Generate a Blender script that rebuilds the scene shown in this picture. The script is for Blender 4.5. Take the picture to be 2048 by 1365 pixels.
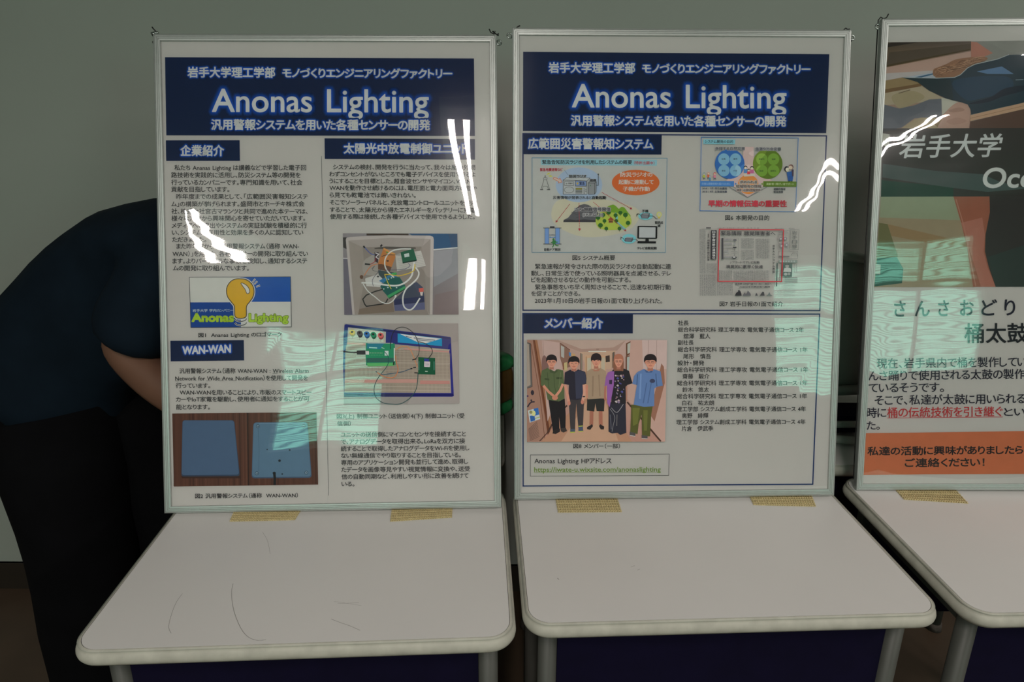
import bpy, math, random
import numpy as np
from mathutils import Vector, Matrix
from mathutils.geometry import tessellate_polygon
random.seed(7)
for _o in list(bpy.data.objects): bpy.data.objects.remove(_o)
SC = bpy.context.scene
COL = SC.collection
DZ = 0.70                       # desk top height
# ---------------------------------------------------------------- camera
CAMH = 0.6765 + DZ
F_PX, PITCH, ROLL = 1365.0, math.radians(17.8973), math.radians(0.3099)
_F = np.array([0, math.cos(PITCH), -math.sin(PITCH)]); _U = np.array([0, math.sin(PITCH), math.cos(PITCH)]); _R = np.array([1., 0, 0])
CR = math.cos(ROLL)*_R + math.sin(ROLL)*_U
CU = -math.sin(ROLL)*_R + math.cos(ROLL)*_U
CF = _F
cam = bpy.data.cameras.new('camera'); camo = bpy.data.objects.new('camera', cam); COL.objects.link(camo)
cam.lens = F_PX/2048*36; cam.sensor_width = 36; cam.clip_start = 0.01
camo.matrix_world = Matrix(((CR[0], CU[0], -CF[0], 0), (CR[1], CU[1], -CF[1], 0), (CR[2], CU[2], -CF[2], CAMH), (0, 0, 0, 1)))
SC.camera = camo
SC.view_settings.view_transform = 'Standard'; SC.view_settings.look = 'None'
SC.view_settings.gamma = 1; SC.view_settings.use_curve_mapping = False
SC.view_settings.exposure = 0.0
SC.cycles.max_bounces = 8; SC.cycles.transparent_max_bounces = 12
SC.cycles.sample_clamp_indirect = 4
# ---------------------------------------------------------------- world and lights
wd = bpy.data.worlds.new('world'); SC.world = wd; wd.use_nodes = True
wd.node_tree.nodes['Background'].inputs[0].default_value = (0.80, 0.90, 0.84, 1)
wd.node_tree.nodes['Background'].inputs[1].default_value = 0.15
CEIL = 2.75
TUBE_W = 14.4
FIXTURES = [(-1.95, -2.35), (-0.08, -1.25), (2.55, -2.12), (-0.08, -3.2), (2.5, -0.34)]
def area(name, loc, sx, sy, power, col, rot=(0, 0, 0)):
    l = bpy.data.lights.new(name, 'AREA'); l.shape = 'RECTANGLE'; l.size = sx; l.size_y = sy; l.energy = power; l.color = col
    o = bpy.data.objects.new(name, l); o.location = loc; o.rotation_euler = rot; COL.objects.link(o); return o
for fx, fy in FIXTURES:
    for dx in (-0.055, 0.055):
        area('tube_lamp', (fx+dx, fy, CEIL-0.115), 0.045, 1.2, TUBE_W, (1.0, 0.905, 0.855))
WY = -4.0                       # wall behind the photographer
WINDOWS = [(-2.05, -0.78, 1.30, 2.55), (2.95, 4.45, 1.18, 2.45)]
for wx0, wx1, wz0, wz1 in WINDOWS:
    area('window_daylight', ((wx0+wx1)/2, WY-0.28, (wz0+wz1)/2), wx1-wx0+0.3, wz1-wz0+0.3, 42.0, (0.36, 1.0, 0.74), (math.radians(90), 0, math.radians(0)))

# ---------------------------------------------------------------- helpers
def ray(px, py):
    d = CF*F_PX + CR*(px-1024) - CU*(py-682.5); return d
def hit_z(px, py, z):
    d = ray(px, py); t = (z-CAMH)/d[2]; return Vector((d[0]*t, d[1]*t, z))
def hit_y(px, py, y):
    d = ray(px, py); t = y/d[1]; return Vector((d[0]*t, y, CAMH+d[2]*t))
def lin(c):
    c = c/255.0
    return c/12.92 if c <= 0.04045 else ((c+0.055)/1.055)**2.4
def mat(name, rgb, rough=0.5, metal=0.0, spec=0.5, noise=None, bump=None, alpha=1.0):
    m = bpy.data.materials.new(name); m.use_nodes = True; nt = m.node_tree; b = nt.nodes['Principled BSDF']
    b.inputs['Base Color'].default_value = (*rgb, 1); b.inputs['Roughness'].default_value = rough
    b.inputs['Metallic'].default_value = metal; b.inputs['Specular IOR Level'].default_value = spec
    tc = nt.nodes.new('ShaderNodeTexCoord')
    if noise:
        sc, amt, det = noise
        n = nt.nodes.new('ShaderNodeTexNoise'); n.inputs['Scale'].default_value = sc; n.inputs['Detail'].default_value = det
        nt.links.new(tc.outputs['Object'], n.inputs['Vector'])
        r = nt.nodes.new('ShaderNodeMapRange'); r.inputs[1].default_value = 0.3; r.inputs[2].default_value = 0.7
        r.inputs[3].default_value = 1-amt; r.inputs[4].default_value = 1+amt
        nt.links.new(n.outputs[0], r.inputs[0])
        mx = nt.nodes.new('ShaderNodeVectorMath'); mx.operation = 'SCALE'; mx.inputs[0].default_value = rgb
        nt.links.new(r.outputs[0], mx.inputs['Scale']); nt.links.new(mx.outputs[0], b.inputs['Base Color'])
    if bump:
        sc, st = bump
        n = nt.nodes.new('ShaderNodeTexNoise'); n.inputs['Scale'].default_value = sc; n.inputs['Detail'].default_value = 4
        nt.links.new(tc.outputs['Object'], n.inputs['Vector'])
        bp = nt.nodes.new('ShaderNodeBump'); bp.inputs['Strength'].default_value = st; bp.inputs['Distance'].default_value = 0.002
        nt.links.new(n.outputs[0], bp.inputs['Height']); nt.links.new(bp.outputs[0], b.inputs['Normal'])
    return m
def obj(name, verts, faces, m, parent=None, smooth=False, mats=None, fm=None):
    me = bpy.data.meshes.new(name); me.from_pydata([tuple(v) for v in verts], [], faces); me.update()
    for x in (mats or ([m] if m else [])): me.materials.append(x)
    if fm is not None: me.polygons.foreach_set('material_index', fm)
    if smooth: me.polygons.foreach_set('use_smooth', [True]*len(me.polygons))
    o = bpy.data.objects.new(name, me); COL.objects.link(o)
    if parent is not None: o.parent = parent
    return o
def empty(name, label, cat, mw=None, group=None):
    o = bpy.data.objects.new(name, None); o.empty_display_size = 0.05; COL.objects.link(o)
    if mw is not None: o.matrix_world = mw
    o['label'] = label; o['category'] = cat
    if group: o['group'] = group
    return o
def tag(o, label=None, cat=None, group=None, kind=None):
    if label: o['label'] = label
    if cat: o['category'] = cat
    if group: o['group'] = group
    if kind: o['kind'] = kind
    return o
class M:
    """collects boxes, tubes and sheets into one mesh"""
    def __init__(s): s.v = []; s.f = []
    def add(s, vs, fs):
        b = len(s.v); s.v += [tuple(v) for v in vs]; s.f += [tuple(b+i for i in f) for f in fs]; return s
    def box(s, a, b):
        x0, y0, z0 = a; x1, y1, z1 = b
        return s.add([(x0,y0,z0),(x1,y0,z0),(x1,y1,z0),(x0,y1,z0),(x0,y0,z1),(x1,y0,z1),(x1,y1,z1),(x0,y1,z1)],
                     [(0,3,2,1),(4,5,6,7),(0,1,5,4),(1,2,6,5),(2,3,7,6),(3,0,4,7)])
    def tube(s, pts, r, n=10, cap=True):
        pts = [Vector(p) for p in pts]; rs = r if isinstance(r, (list, tuple)) else [r]*len(pts)
        up = Vector((0, 0, 1)); rings = []; prev = None
        for i, p in enumerate(pts):
            t = (pts[min(i+1, len(pts)-1)]-pts[max(i-1, 0)]).normalized()
            if prev is None:
                a = t.cross(up if abs(t.z) < 0.9 else Vector((1, 0, 0))).normalized()
            else: a = (prev - t*prev.dot(t)).normalized()
            prev = a; b = t.cross(a)
            rings.append([p+(a*math.cos(2*math.pi*k/n)+b*math.sin(2*math.pi*k/n))*rs[i] for k in range(n)])
        vs = [v for rg in rings for v in rg]; fs = []
        for i in range(len(pts)-1):
            for k in range(n): fs.append((i*n+k, i*n+(k+1) % n, (i+1)*n+(k+1) % n, (i+1)*n+k))
        if cap: fs.append(tuple(range(n))[::-1]); fs.append(tuple((len(pts)-1)*n+k for k in range(n)))
        return s.add(vs, fs)
    def torus(s, c, ax, R, r, n=16, k=8):
        c = Vector(c); ax = Vector(ax).normalized(); a = ax.cross(Vector((0.3, 0.2, 1))).normalized(); b = ax.cross(a)
        vs = []; fs = []
        for i in range(n):
            d = a*math.cos(2*math.pi*i/n)+b*math.sin(2*math.pi*i/n)
            for j in range(k): vs.append(c+d*(R+r*math.cos(2*math.pi*j/k))+ax*r*math.sin(2*math.pi*j/k))
        for i in range(n):
            for j in range(k): fs.append((i*k+j, ((i+1) % n)*k+j, ((i+1) % n)*k+(j+1) % k, i*k+(j+1) % k))
        return s.add(vs, fs)
    def build(s, name, m, parent=None, smooth=False): return obj(name, s.v, s.f, m, parent, smooth)
def rrect(x0, y0, x1, y1, r, n=8):
    p = []
    for cx, cy, a0 in ((x1-r, y0+r, -90), (x1-r, y1-r, 0), (x0+r, y1-r, 90), (x0+r, y0+r, 180)):
        for k in range(n+1):
            a = math.radians(a0+90*k/n); p.append((cx+r*math.cos(a), cy+r*math.sin(a)))
    return p
def basis(X, Y, Z, loc): return Matrix(((X[0], Y[0], Z[0], loc[0]), (X[1], Y[1], Z[1], loc[1]), (X[2], Y[2], Z[2], loc[2]), (0, 0, 0, 1)))

# ---------------------------------------------------------------- materials
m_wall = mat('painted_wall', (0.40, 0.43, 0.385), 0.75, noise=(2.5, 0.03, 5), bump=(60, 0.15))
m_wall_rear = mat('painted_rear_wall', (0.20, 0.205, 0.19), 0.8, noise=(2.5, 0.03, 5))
m_ceil = mat('ceiling_board', (0.30, 0.30, 0.28), 0.9, noise=(40, 0.06, 3))
m_floor = mat('vinyl_floor', (0.085, 0.055, 0.036), 0.5, noise=(6, 0.18, 6))
m_base = mat('vinyl_baseboard', (0.030, 0.022, 0.016), 0.5, noise=(10, 0.1, 3))
m_lam = mat('white_laminate', (0.755, 0.745, 0.720), 0.36, spec=0.3, noise=(5, 0.018, 5))
m_band = mat('cream_edge_band', (0.52, 0.51, 0.44), 0.5, spec=0.3, noise=(45, 0.12, 6))
m_core = mat('particle_core', (0.10, 0.08, 0.07), 0.9, noise=(80, 0.3, 2))
m_rail = mat('light_grey_rail', (0.42, 0.42, 0.38), 0.45, noise=(20, 0.05, 3))
m_steel = mat('grey_steel', (0.085, 0.088, 0.078), 0.45, spec=0.3, noise=(20, 0.05, 3))
m_navy = mat('navy_panel', (0.0045, 0.0032, 0.020), 0.8, spec=0.15, noise=(30, 0.1, 3))
m_alu = mat('anodised_aluminium', (0.52, 0.55, 0.53), 0.42, metal=0.55, noise=(90, 0.03, 2))
m_groove = mat('dark_joint', (0.05, 0.055, 0.05), 0.6)
m_paper = mat('poster_paper', (0.745, 0.710, 0.695), 0.6, spec=0.2, noise=(8, 0.012, 3))
m_backing = mat('board_backing', (0.16, 0.15, 0.14), 0.8, noise=(20, 0.1, 3))
m_wire = mat('black_cord', (0.015, 0.015, 0.015), 0.5, noise=(80, 0.2, 2))
m_zinc = mat('zinc_screw', (0.45, 0.50, 0.48), 0.25, metal=0.9, noise=(50, 0.1, 2))
m_white = mat('white_enamel', (0.75, 0.76, 0.74), 0.4, noise=(20, 0.02, 2))
m_mesh = mat('beige_mesh_rubber', (0.62, 0.52, 0.28), 0.7, spec=0.2, noise=(200, 0.12, 3))
def film_material():
    m = bpy.data.materials.new('clear_film'); m.use_nodes = True; nt = m.node_tree; nt.nodes.clear()
    out = nt.nodes.new('ShaderNodeOutputMaterial'); mx = nt.nodes.new('ShaderNodeMixShader')
    tr = nt.nodes.new('ShaderNodeBsdfTransparent'); tr.inputs[0].default_value = (0.985, 0.99, 0.985, 1)
    gl = nt.nodes.new('ShaderNodeBsdfGlossy'); gl.inputs['Roughness'].default_value = 0.02
    fr = nt.nodes.new('ShaderNodeFresnel'); fr.inputs[0].default_value = 1.5
    mu = nt.nodes.new('ShaderNodeMath'); mu.operation = 'MULTIPLY'; mu.inputs[1].default_value = 2.0; mu.use_clamp = True
    nt.links.new(fr.outputs[0], mu.inputs[0]); nt.links.new(mu.outputs[0], mx.inputs[0])
    g2 = nt.nodes.new('ShaderNodeBsdfGlossy'); g2.inputs['Roughness'].default_value = 0.16; m2 = nt.nodes.new('ShaderNodeMixShader'); m2.inputs[0].default_value = 0.10
    nt.links.new(gl.outputs[0], m2.inputs[1]); nt.links.new(g2.outputs[0], m2.inputs[2])
    nt.links.new(tr.outputs[0], mx.inputs[1]); nt.links.new(m2.outputs[0], mx.inputs[2]); nt.links.new(mx.outputs[0], out.inputs[0])
    return m
m_film = film_material()
def ink_material():
    m = bpy.data.materials.new('printed_ink'); m.use_nodes = True; nt = m.node_tree; b = nt.nodes['Principled BSDF']
    a = nt.nodes.new('ShaderNodeVertexColor'); a.layer_name = 'ink'
    n = nt.nodes.new('ShaderNodeTexNoise'); n.inputs['Scale'].default_value = 60
    tc = nt.nodes.new('ShaderNodeTexCoord'); nt.links.new(tc.outputs['Object'], n.inputs['Vector'])
    r = nt.nodes.new('ShaderNodeMapRange'); r.inputs[3].default_value = 0.95; r.inputs[4].default_value = 1.05; nt.links.new(n.outputs[0], r.inputs[0])
    mx = nt.nodes.new('ShaderNodeVectorMath'); mx.operation = 'SCALE'; nt.links.new(a.outputs[0], mx.inputs[0]); nt.links.new(r.outputs[0], mx.inputs['Scale'])
    nt.links.new(mx.outputs[0], b.inputs['Base Color']); b.inputs['Roughness'].default_value = 0.6; b.inputs['Specular IOR Level'].default_value = 0.15
    return m
m_ink = ink_material()

# ---------------------------------------------------------------- room shell
XL, XR, YB = -5.2, 5.6, 1.767
def struct(name, mm, m):
    o = mm.build(name, m); o['kind'] = 'structure'; return o
struct('floor', M().box((XL, WY-0.1, -0.05), (XR, YB+0.1, 0)), m_floor)
struct('ceiling', M().box((XL, WY-0.1, CEIL), (XR, YB+0.1, CEIL+0.05)), m_ceil)
struct('wall_back', M().box((XL, YB, 0), (XR, YB+0.1, CEIL)), m_wall)
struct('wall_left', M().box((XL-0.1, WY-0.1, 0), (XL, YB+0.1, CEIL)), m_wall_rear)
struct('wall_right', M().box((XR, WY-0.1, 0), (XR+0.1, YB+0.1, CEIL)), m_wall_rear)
wf = M(); xs = XL
for wx0, wx1, wz0, wz1 in WINDOWS:
    wf.box((xs, WY-0.1, 0), (wx0, WY, CEIL)); wf.box((wx0, WY-0.1, 0), (wx1, WY, wz0)); wf.box((wx0, WY-0.1, wz1), (wx1, WY, CEIL)); xs = wx1
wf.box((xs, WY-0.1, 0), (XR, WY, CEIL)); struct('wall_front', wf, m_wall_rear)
struct('baseboard_back', M().box((XL, YB-0.008, 0), (XR, YB, 0.092)).box((XL, YB-0.010, 0.088), (XR, YB, 0.092)), m_base)
m_slat = mat('blind_slat', (0.22, 0.26, 0.24), 0.5, noise=(10, 0.03, 2))
for i, (wx0, wx1, wz0, wz1) in enumerate(WINDOWS):
    mm = M(); t = 0.04
    mm.box((wx0, WY-0.09, wz0), (wx1, WY-0.02, wz0+t)).box((wx0, WY-0.09, wz1-t), (wx1, WY-0.02, wz1))
    for x in (wx0, (wx0+wx1)/2-t/2, wx1-t): mm.box((x, WY-0.085, wz0+t), (x+t, WY-0.025, wz1-t))
    mm.box((wx0+t, WY-0.08, (wz0+wz1)/2+0.12), (wx1-t, WY-0.03, (wz0+wz1)/2+0.17))
    w = struct('window_%d' % (i+1), mm, m_white)
    sl = None; z = wz0+0.03
    while z < wz1-0.02:
        if sl is None:
            s = M(); hw = (wx1-wx0)/2-0.01
            s.add([(-hw, -0.009, -0.004), (hw, -0.009, -0.004), (hw, 0.009, 0.004), (-hw, 0.009, 0.004), (-hw, 0, 0.0015), (hw, 0, 0.0015)], [(0, 1, 5, 4), (4, 5, 2, 3)])
            sl = s.build('slat', m_slat, w); o = sl
        else:
            o = sl.copy(); COL.objects.link(o)
        o.location = ((wx0+wx1)/2, WY+0.012, z); z += 0.030
for k, (fx, fy) in enumerate(FIXTURES):
    t = empty('ceiling_light', ['twin tube ceiling light over the rear left of the room', 'twin tube ceiling light just behind the photographer', 'twin tube ceiling light over the rear right of the room', 'twin tube ceiling light far behind the photographer', 'twin tube ceiling light to the right of the photographer'][k], 'ceiling light', Matrix.Translation((fx, fy, CEIL)))
    M().add([(-0.14, -0.63, 0), (0.14, -0.63, 0), (0.14, 0.63, 0), (-0.14, 0.63, 0), (-0.05, -0.63, -0.07), (0.05, -0.63, -0.07), (0.05, 0.63, -0.07), (-0.05, 0.63, -0.07)],
            [(3, 2, 1, 0), (4, 5, 6, 7), (0, 1, 5, 4), (1, 2, 6, 5), (2, 3, 7, 6), (3, 0, 4, 7)]).build('housing', m_white, t)
    for dx in (-0.055, 0.055): M().tube([(dx, -0.6, -0.095), (dx, 0.6, -0.095)], 0.013, 12).build('tube', m_white, t, True)

# ---------------------------------------------------------------- desks
def scaled_z(v, z): return v
def make_desk(label, x, y, yaw, w, d, group='small white desks', rear=False, panel=True):
    """x,y = middle of the front edge"""
    t = empty('desk', label, 'desk', Matrix.Translation((x, y, 0)) @ Matrix.Rotation(yaw, 4, 'Z'), group)
    hw = w/2; r = 0.040; th = 0.027; n = 10
    # half-round edge band
    prof = [(0.0085, 0.0), (0.0035, -0.0006)]+[(0.0125-0.0125*math.sin(math.radians(a)), -0.0135+0.0125*math.cos(math.radians(a))) for a in (25, 50, 70, 90, 110, 130, 155)]+[(0.0085, -th), (0.03, -th)]
    V = []; Fc = []
    for ins, z in prof:
        V += [(px, py, DZ+z) for px, py in rrect(-hw+ins, ins, hw-ins, d-ins, max(r-ins, 0.004), n)]
    N = 4*(n+1)
    for i in range(len(prof)-1):
        for k in range(N): Fc.append((i*N+k, (i+1)*N+k, (i+1)*N+(k+1) % N, i*N+(k+1) % N))
    Fc.append(tuple((len(prof)-1)*N+k for k in range(N))[::-1])
    obj('edge_band', V, Fc, m_band, t, True)
    ins = 0.0092
    top = rrect(-hw+ins, ins, hw-ins, d-ins, r-ins, n)
    V = [(a, b, DZ+0.0002) for a, b in top]+[(a, b, DZ-0.003) for a, b in top]
    top_o = obj('desktop', V, [tuple(range(N))]+[(k, N+k, N+(k+1) % N, (k+1) % N) for k in range(N)]+[tuple(N+k for k in range(N))[::-1]], m_lam, t)
    core = rrect(-hw+0.0080, 0.0080, hw-0.0080, d-0.0080, r-0.008, n)
    obj('core', [(a, b, DZ-0.0012) for a, b in core]+[(a, b, DZ-0.020) for a, b in core], [tuple(range(N)), tuple(N+k for k in range(N))[::-1]]+[(k, N+k, N+(k+1) % N, (k+1) % N) for k in range(N)], m_core, t)
    ix, iy = 0.040, 0.055
    for sx in (-1, 1):
        for yy in (iy, d-iy):
            lg = M().tube([(sx*(hw-ix), yy, DZ-th), (sx*(hw-ix), yy, 0.02)], 0.0145, 16).build('leg', m_steel, t, True)
            M().tube([(sx*(hw-ix), yy, 0.022), (sx*(hw-ix), yy, 0.0)], [0.018, 0.02], 16).build('foot_cap', m_core, lg, True)
    fr = M()
    for sx in (-1, 1): fr.box((sx*(hw-ix)-0.01, iy, DZ-th-0.03), (sx*(hw-ix)+0.01, d-iy, DZ-th))
    fr.box((-hw+ix, d-iy-0.01, DZ-th-0.03), (hw-ix, d-iy+0.01, DZ-th))
    fr.build('under_frame', m_steel, t)
    if panel:
        M().box((-hw+ix+0.0145, iy-0.004, 0.30), (hw-ix-0.0145, iy+0.004, DZ-th-0.001)).build('modesty_panel', m_navy, t)
    return t, top_o
desk1, top1 = make_desk('leftmost front white desk with curved pencil scratches, under the solar unit poster', -0.2923, 0.7462, 0.0527, 0.6053, 0.414)
desk2, top2 = make_desk('middle front white desk under the poster with the group photo', 0.3265, 0.8008, 0.0461, 0.616, 0.3909)
desk3, top3 = make_desk('rightmost front white desk under the orange banded drum poster', 0.9701, 0.8231, 0.0347, 0.61, 0.4069)
make_desk('rear desk behind the left poster, its rounded right corner showing beside the frame', -0.318, 1.262, 0.02, 0.61, 0.40)
make_desk('rear desk behind the middle poster, seen through the gap left of it', 0.312, 1.262, 0.0, 0.61, 0.40)
make_desk('rear desk behind the gap between middle and right posters', 0.945, 1.262, 0.0, 0.61, 0.40)
# pencil marks on the laminate
def marks(parent, top, lines, name='pencil_scratch'):
    inv = parent.matrix_world.inverted()
    for pts, w in lines:
        mm = M()
        P = [inv @ hit_z(a, b, DZ) for a, b in catmull(pts, False, 6)]
        w = w/1365*1.0
        for i in range(len(P)-1):
            d = (P[i+1]-P[i]); d.z = 0; d.normalize(); nn = Vector((-d.y, d.x, 0))*w/2
            z = DZ+0.0003
            mm.add([(*(P[i]-nn).xy, z), (*(P[i+1]-nn).xy, z), (*(P[i+1]+nn).xy, z), (*(P[i]+nn).xy, z)], [(0, 1, 2, 3)])
        mm.build(name, m_pencil, top)
def catmull(p, closed=True, n=6):
    p = [tuple(map(float, q)) for q in p]; out = []; L = len(p)
    if L < 3: return p
    rng = range(L) if closed else range(L-1)
    for i in rng:
        g = (lambda k: p[k % L]) if closed else (lambda k: p[min(max(k, 0), L-1)])
        a, b, c, d = g(i-1), g(i), g(i+1), g(i+2)
        for k in range(n):
            t = k/n
            out.append(tuple(0.5*((2*b[j])+(-a[j]+c[j])*t+(2*a[j]-5*b[j]+4*c[j]-d[j])*t*t+(-a[j]+3*b[j]-3*c[j]+d[j])*t**3) for j in range(2)))
    if not closed: out.append(p[-1])
    return out
m_pencil = mat('pencil_mark', (0.30, 0.29, 0.27), 0.6, noise=(300, 0.3, 2))
bpy.context.view_layer.update()
def c7(x, y): return (120+x/3.531, 1000+y/3.531)
marks(desk1, top1, [([c7(1222, 595), c7(1212, 660), c7(1222, 760), c7(1250, 850), c7(1290, 930), c7(1340, 978), c7(1400, 996), c7(1455, 990)], 0.9),
                    ([c7(865, 665), c7(820, 730), c7(785, 820), c7(768, 900), c7(785, 945)], 0.7),
                    ([c7(1430, 230), c7(1465, 290), c7(1485, 385)], 0.5),
                    ([c7(1915, 845), c7(1980, 870), c7(2046, 893), c7(2120, 925)], 0.8), ([c7(1960, 735), c7(2110, 730)], 0.5),
                    ([c7(1935, 720), c7(2000, 730), c7(2130, 750)], 0.45)])
def c2(x, y): return (920+x/3.29, 950+y/3.29)
marks(desk2, top2, [([c2(640, 682), c2(652, 692)], 1.6), ([c2(1125, 610), c2(1150, 600)], 0.8), ([c2(1165, 630), c2(1185, 622)], 0.7)])
# ---------------------------------------------------------------- printed matter: flat ink laid on each poster sheet
def homography(src, dst):
    A = []; b = []
    for (x, y), (u, v) in zip(src, dst):
        A.append([x, y, 1, 0, 0, 0, -u*x, -u*y]); b.append(u); A.append([0, 0, 0, x, y, 1, -v*x, -v*y]); b.append(v)
    h = np.linalg.solve(np.array(A, float), np.array(b, float)); return np.append(h, 1).reshape(3, 3)
_tc = bpy.data.curves.new('lettering_source', 'FONT'); _tc.resolution_u = 2
_to = bpy.data.objects.new('lettering_source', _tc); COL.objects.link(_to)
_cache = {}
def layout(s, res=2):
    """proportional setting: kana and brackets closed up as in the poster's typeface"""
    V = []; Fs = []; E = []; x = 0.0; n = 0
    for ch in s:
        if ch == '　': x += 0.95; continue
        if ch == ' ': x += 0.36; continue
        v, f, e = glyphs(ch, res)
        if not len(v): continue
        a, b = v[:, 0].min(), v[:, 0].max(); o = ord(ch)
        if o < 0x3000: v0, v1 = glyphs(ch+'|', res)[0], glyphs('|', res)[0]; adv = v0[:, 0].max()-v1[:, 0].max(); off = 0
        elif ch in '（「': adv = 0.52; off = -(b-0.48)
        elif ch in '）」、。！': adv = 0.50 if ch != '！' else 0.8; off = -(a-0.05) if ch != '！' else 0
        elif 0x3040 <= o <= 0x30FF: adv = (b-a)*0.5+0.47; off = (adv-(a+b))/2
        else: adv = 1.0; off = 0
        V.append(v+np.array([x+off, 0])); Fs += [tuple(i+n for i in q) for q in f]; E += [(i+n, j+n) for i, j in e]; n += len(v); x += adv
    return (np.vstack(V) if V else np.zeros((0, 2))), Fs, E
def glyphs(s, res=2):
    if (s, res) in _cache: return _cache[(s, res)]
    _tc.body = s; _tc.resolution_u = res
    dg = bpy.context.evaluated_depsgraph_get(); e = _to.evaluated_get(dg); m = e.to_mesh()
    V = np.array([v.co[:2] for v in m.vertices]).reshape(-1, 2)
    Fs = [tuple(p.vertices) for p in m.polygons]
    cnt = {}
    for p in Fs:
        for i in range(len(p)):
            k = (p[i], p[(i+1) % len(p)]); kk = (min(k), max(k)); cnt[kk] = cnt.get(kk, 0)+1
    E = [k for k, c in cnt.items() if c == 1]
    e.to_mesh_clear(); _cache[(s, res)] = (V, Fs, E); return _cache[(s, res)]
class Print:
    def __init__(s, board): s.b = board; s.V = []; s.F = []; s.C = []; s.n = 0; s.crop = (0, 0, 1.0); s.dz = 5e-6
    def at(s, ox, oy, k): s.crop = (ox, oy, k); return s
    def px(s, P): P = np.asarray(P, float).reshape(-1, 2); return P/s.crop[2]+np.array(s.crop[:2])
    def emit(s, P, faces, col):
        """P in photo pixels"""
        L = s.b.local(P); L[:, 0] = np.clip(L[:, 0], s.b.rw-0.001, s.b.w-s.b.rw+0.001); s.b.layer += 1; z = s.b.paper+0.0001+s.b.layer*s.dz
        base = s.n; s.n += len(L)
        s.V += [(a, b, z) for a, b in L]; s.F += [tuple(base+i for i in f) for f in faces]
        c = [ink(k) for k in col] if isinstance(col, list) else [ink(col)]*len(L)
        s.C += c
    def poly(s, pts, col, smooth=False, n=5):
        pts = catmull(pts, True, n) if smooth else pts
        P = s.px(pts); tr = tessellate_polygon([[Vector((a, b, 0)) for a, b in P]])
        s.emit(P, [tuple(t) for t in tr], col)
        return s
    def rect(s, x0, y0, x1, y1, col): return s.poly([(x0, y0), (x1, y0), (x1, y1), (x0, y1)], col)
    def grad(s, quad, cols, N=8):
        """bilinear colour patch, quad TL TR BR BL"""
        q = [np.array(a, float) for a in quad]; k = [np.array(a, float) for a in cols]; P = []; C = []
        for j in range(N+1):
            for i in range(N+1):
                u, v = i/N, j/N; w = ((1-u)*(1-v), u*(1-v), u*v, (1-u)*v)
                P.append(sum(w[t]*q[t] for t in range(4))); C.append(tuple(sum(w[t]*k[t] for t in range(4))))
        s.emit(s.px(P), [(j*(N+1)+i, j*(N+1)+i+1, (j+1)*(N+1)+i+1, (j+1)*(N+1)+i) for j in range(N) for i in range(N)], C); return s
    def ell(s, cx, cy, rx, ry, col, n=28, rot=0):
        c, t = math.cos(rot), math.sin(rot)
        return s.poly([(cx+rx*math.cos(2*math.pi*i/n)*c-ry*math.sin(2*math.pi*i/n)*t, cy+rx*math.cos(2*math.pi*i/n)*t+ry*math.sin(2*math.pi*i/n)*c) for i in range(n)], col)
    def line(s, pts, w, col, closed=False, smooth=False, n=6):
        """w in crop units"""
        if smooth: pts = catmull(pts, closed, n)
        P = s.px(pts); w = w/s.crop[2]/2; L = len(P); V = []; Fs = []
        if closed: P = np.vstack([P, P[:1]]); L += 1
        for i in range(L):
            a = P[i]-P[i-1] if i > 0 else (P[0]-P[-2] if closed else P[1]-P[0])
            b = P[i+1]-P[i] if i < L-1 else (P[1]-P[0] if closed else a)
            a = a/(np.linalg.norm(a)+1e-9); b = b/(np.linalg.norm(b)+1e-9); m = a+b; m = m/(np.linalg.norm(m)+1e-9)
            nn = np.array([-m[1], m[0]]); k = 1/max(0.35, abs(m@b)); V += [P[i]+nn*w*k, P[i]-nn*w*k]
            if i: Fs.append((2*i-2, 2*i-1, 2*i+1, 2*i))
        s.emit(np.array(V), Fs, col); return s
    def dash(s, p0, p1, w, col, n, fill=0.55):
        p0, p1 = np.array(p0, float), np.array(p1, float)
        for i in range(n): s.line([p0+(p1-p0)*i/n, p0+(p1-p0)*(i+fill)/n], w, col)
        return s
    def text(s, t, x0, y0, x1, y1, h, col=(40, 40, 40), bold=0.0, lat=False, glow=None, ital=0.0, vert=False):
        """x0,y0 / x1,y1: bottom left and right of the row; h: visible glyph height; all in crop units"""
        V, Fs, E = layout(t, 2 if h/s.crop[2] < 19 else 5)
        if not len(V): return s
        k = s.crop[2]; (X0, Y0), (X1, Y1) = s.px([(x0, y0), (x1, y1)]); h = h/k
        em = h/0.70 if lat else h/0.93; base = 0 if lat else 0.08*em
        mn, mx = V[:, 0].min(), V[:, 0].max(); u = (V[:, 0]-mn)/max(mx-mn, 1e-6)
        P = np.stack([X0+u*(X1-X0)+ital*V[:, 1]*em, Y0+u*(Y1-Y0)-base-V[:, 1]*em], 1)
        def stroke(w, c):
            nx = 6; ang = np.arange(nx)*2*np.pi/nx; Q = []; G = []
            for a, b in E:
                d = P[b]-P[a]; l = np.linalg.norm(d)
                if l < 1e-6: continue
                nn = np.array([-d[1], d[0]])/l*w; o = len(Q); Q += [P[a]-nn, P[b]-nn, P[b]+nn, P[a]+nn]; G.append((o, o+1, o+2, o+3))
            used = sorted({i for e in E for i in e})
            for i in used:
                o = len(Q); Q += [P[i]+w*np.array([math.cos(a), math.sin(a)]) for a in ang]; G.append(tuple(range(o, o+nx)))
            if Q: s.emit(np.array(Q), G, c)
        for w, c in (glow or []): stroke(w, c)
        if bold > 0: stroke(bold/k, col)
        s.emit(P, Fs, col); return s
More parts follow.
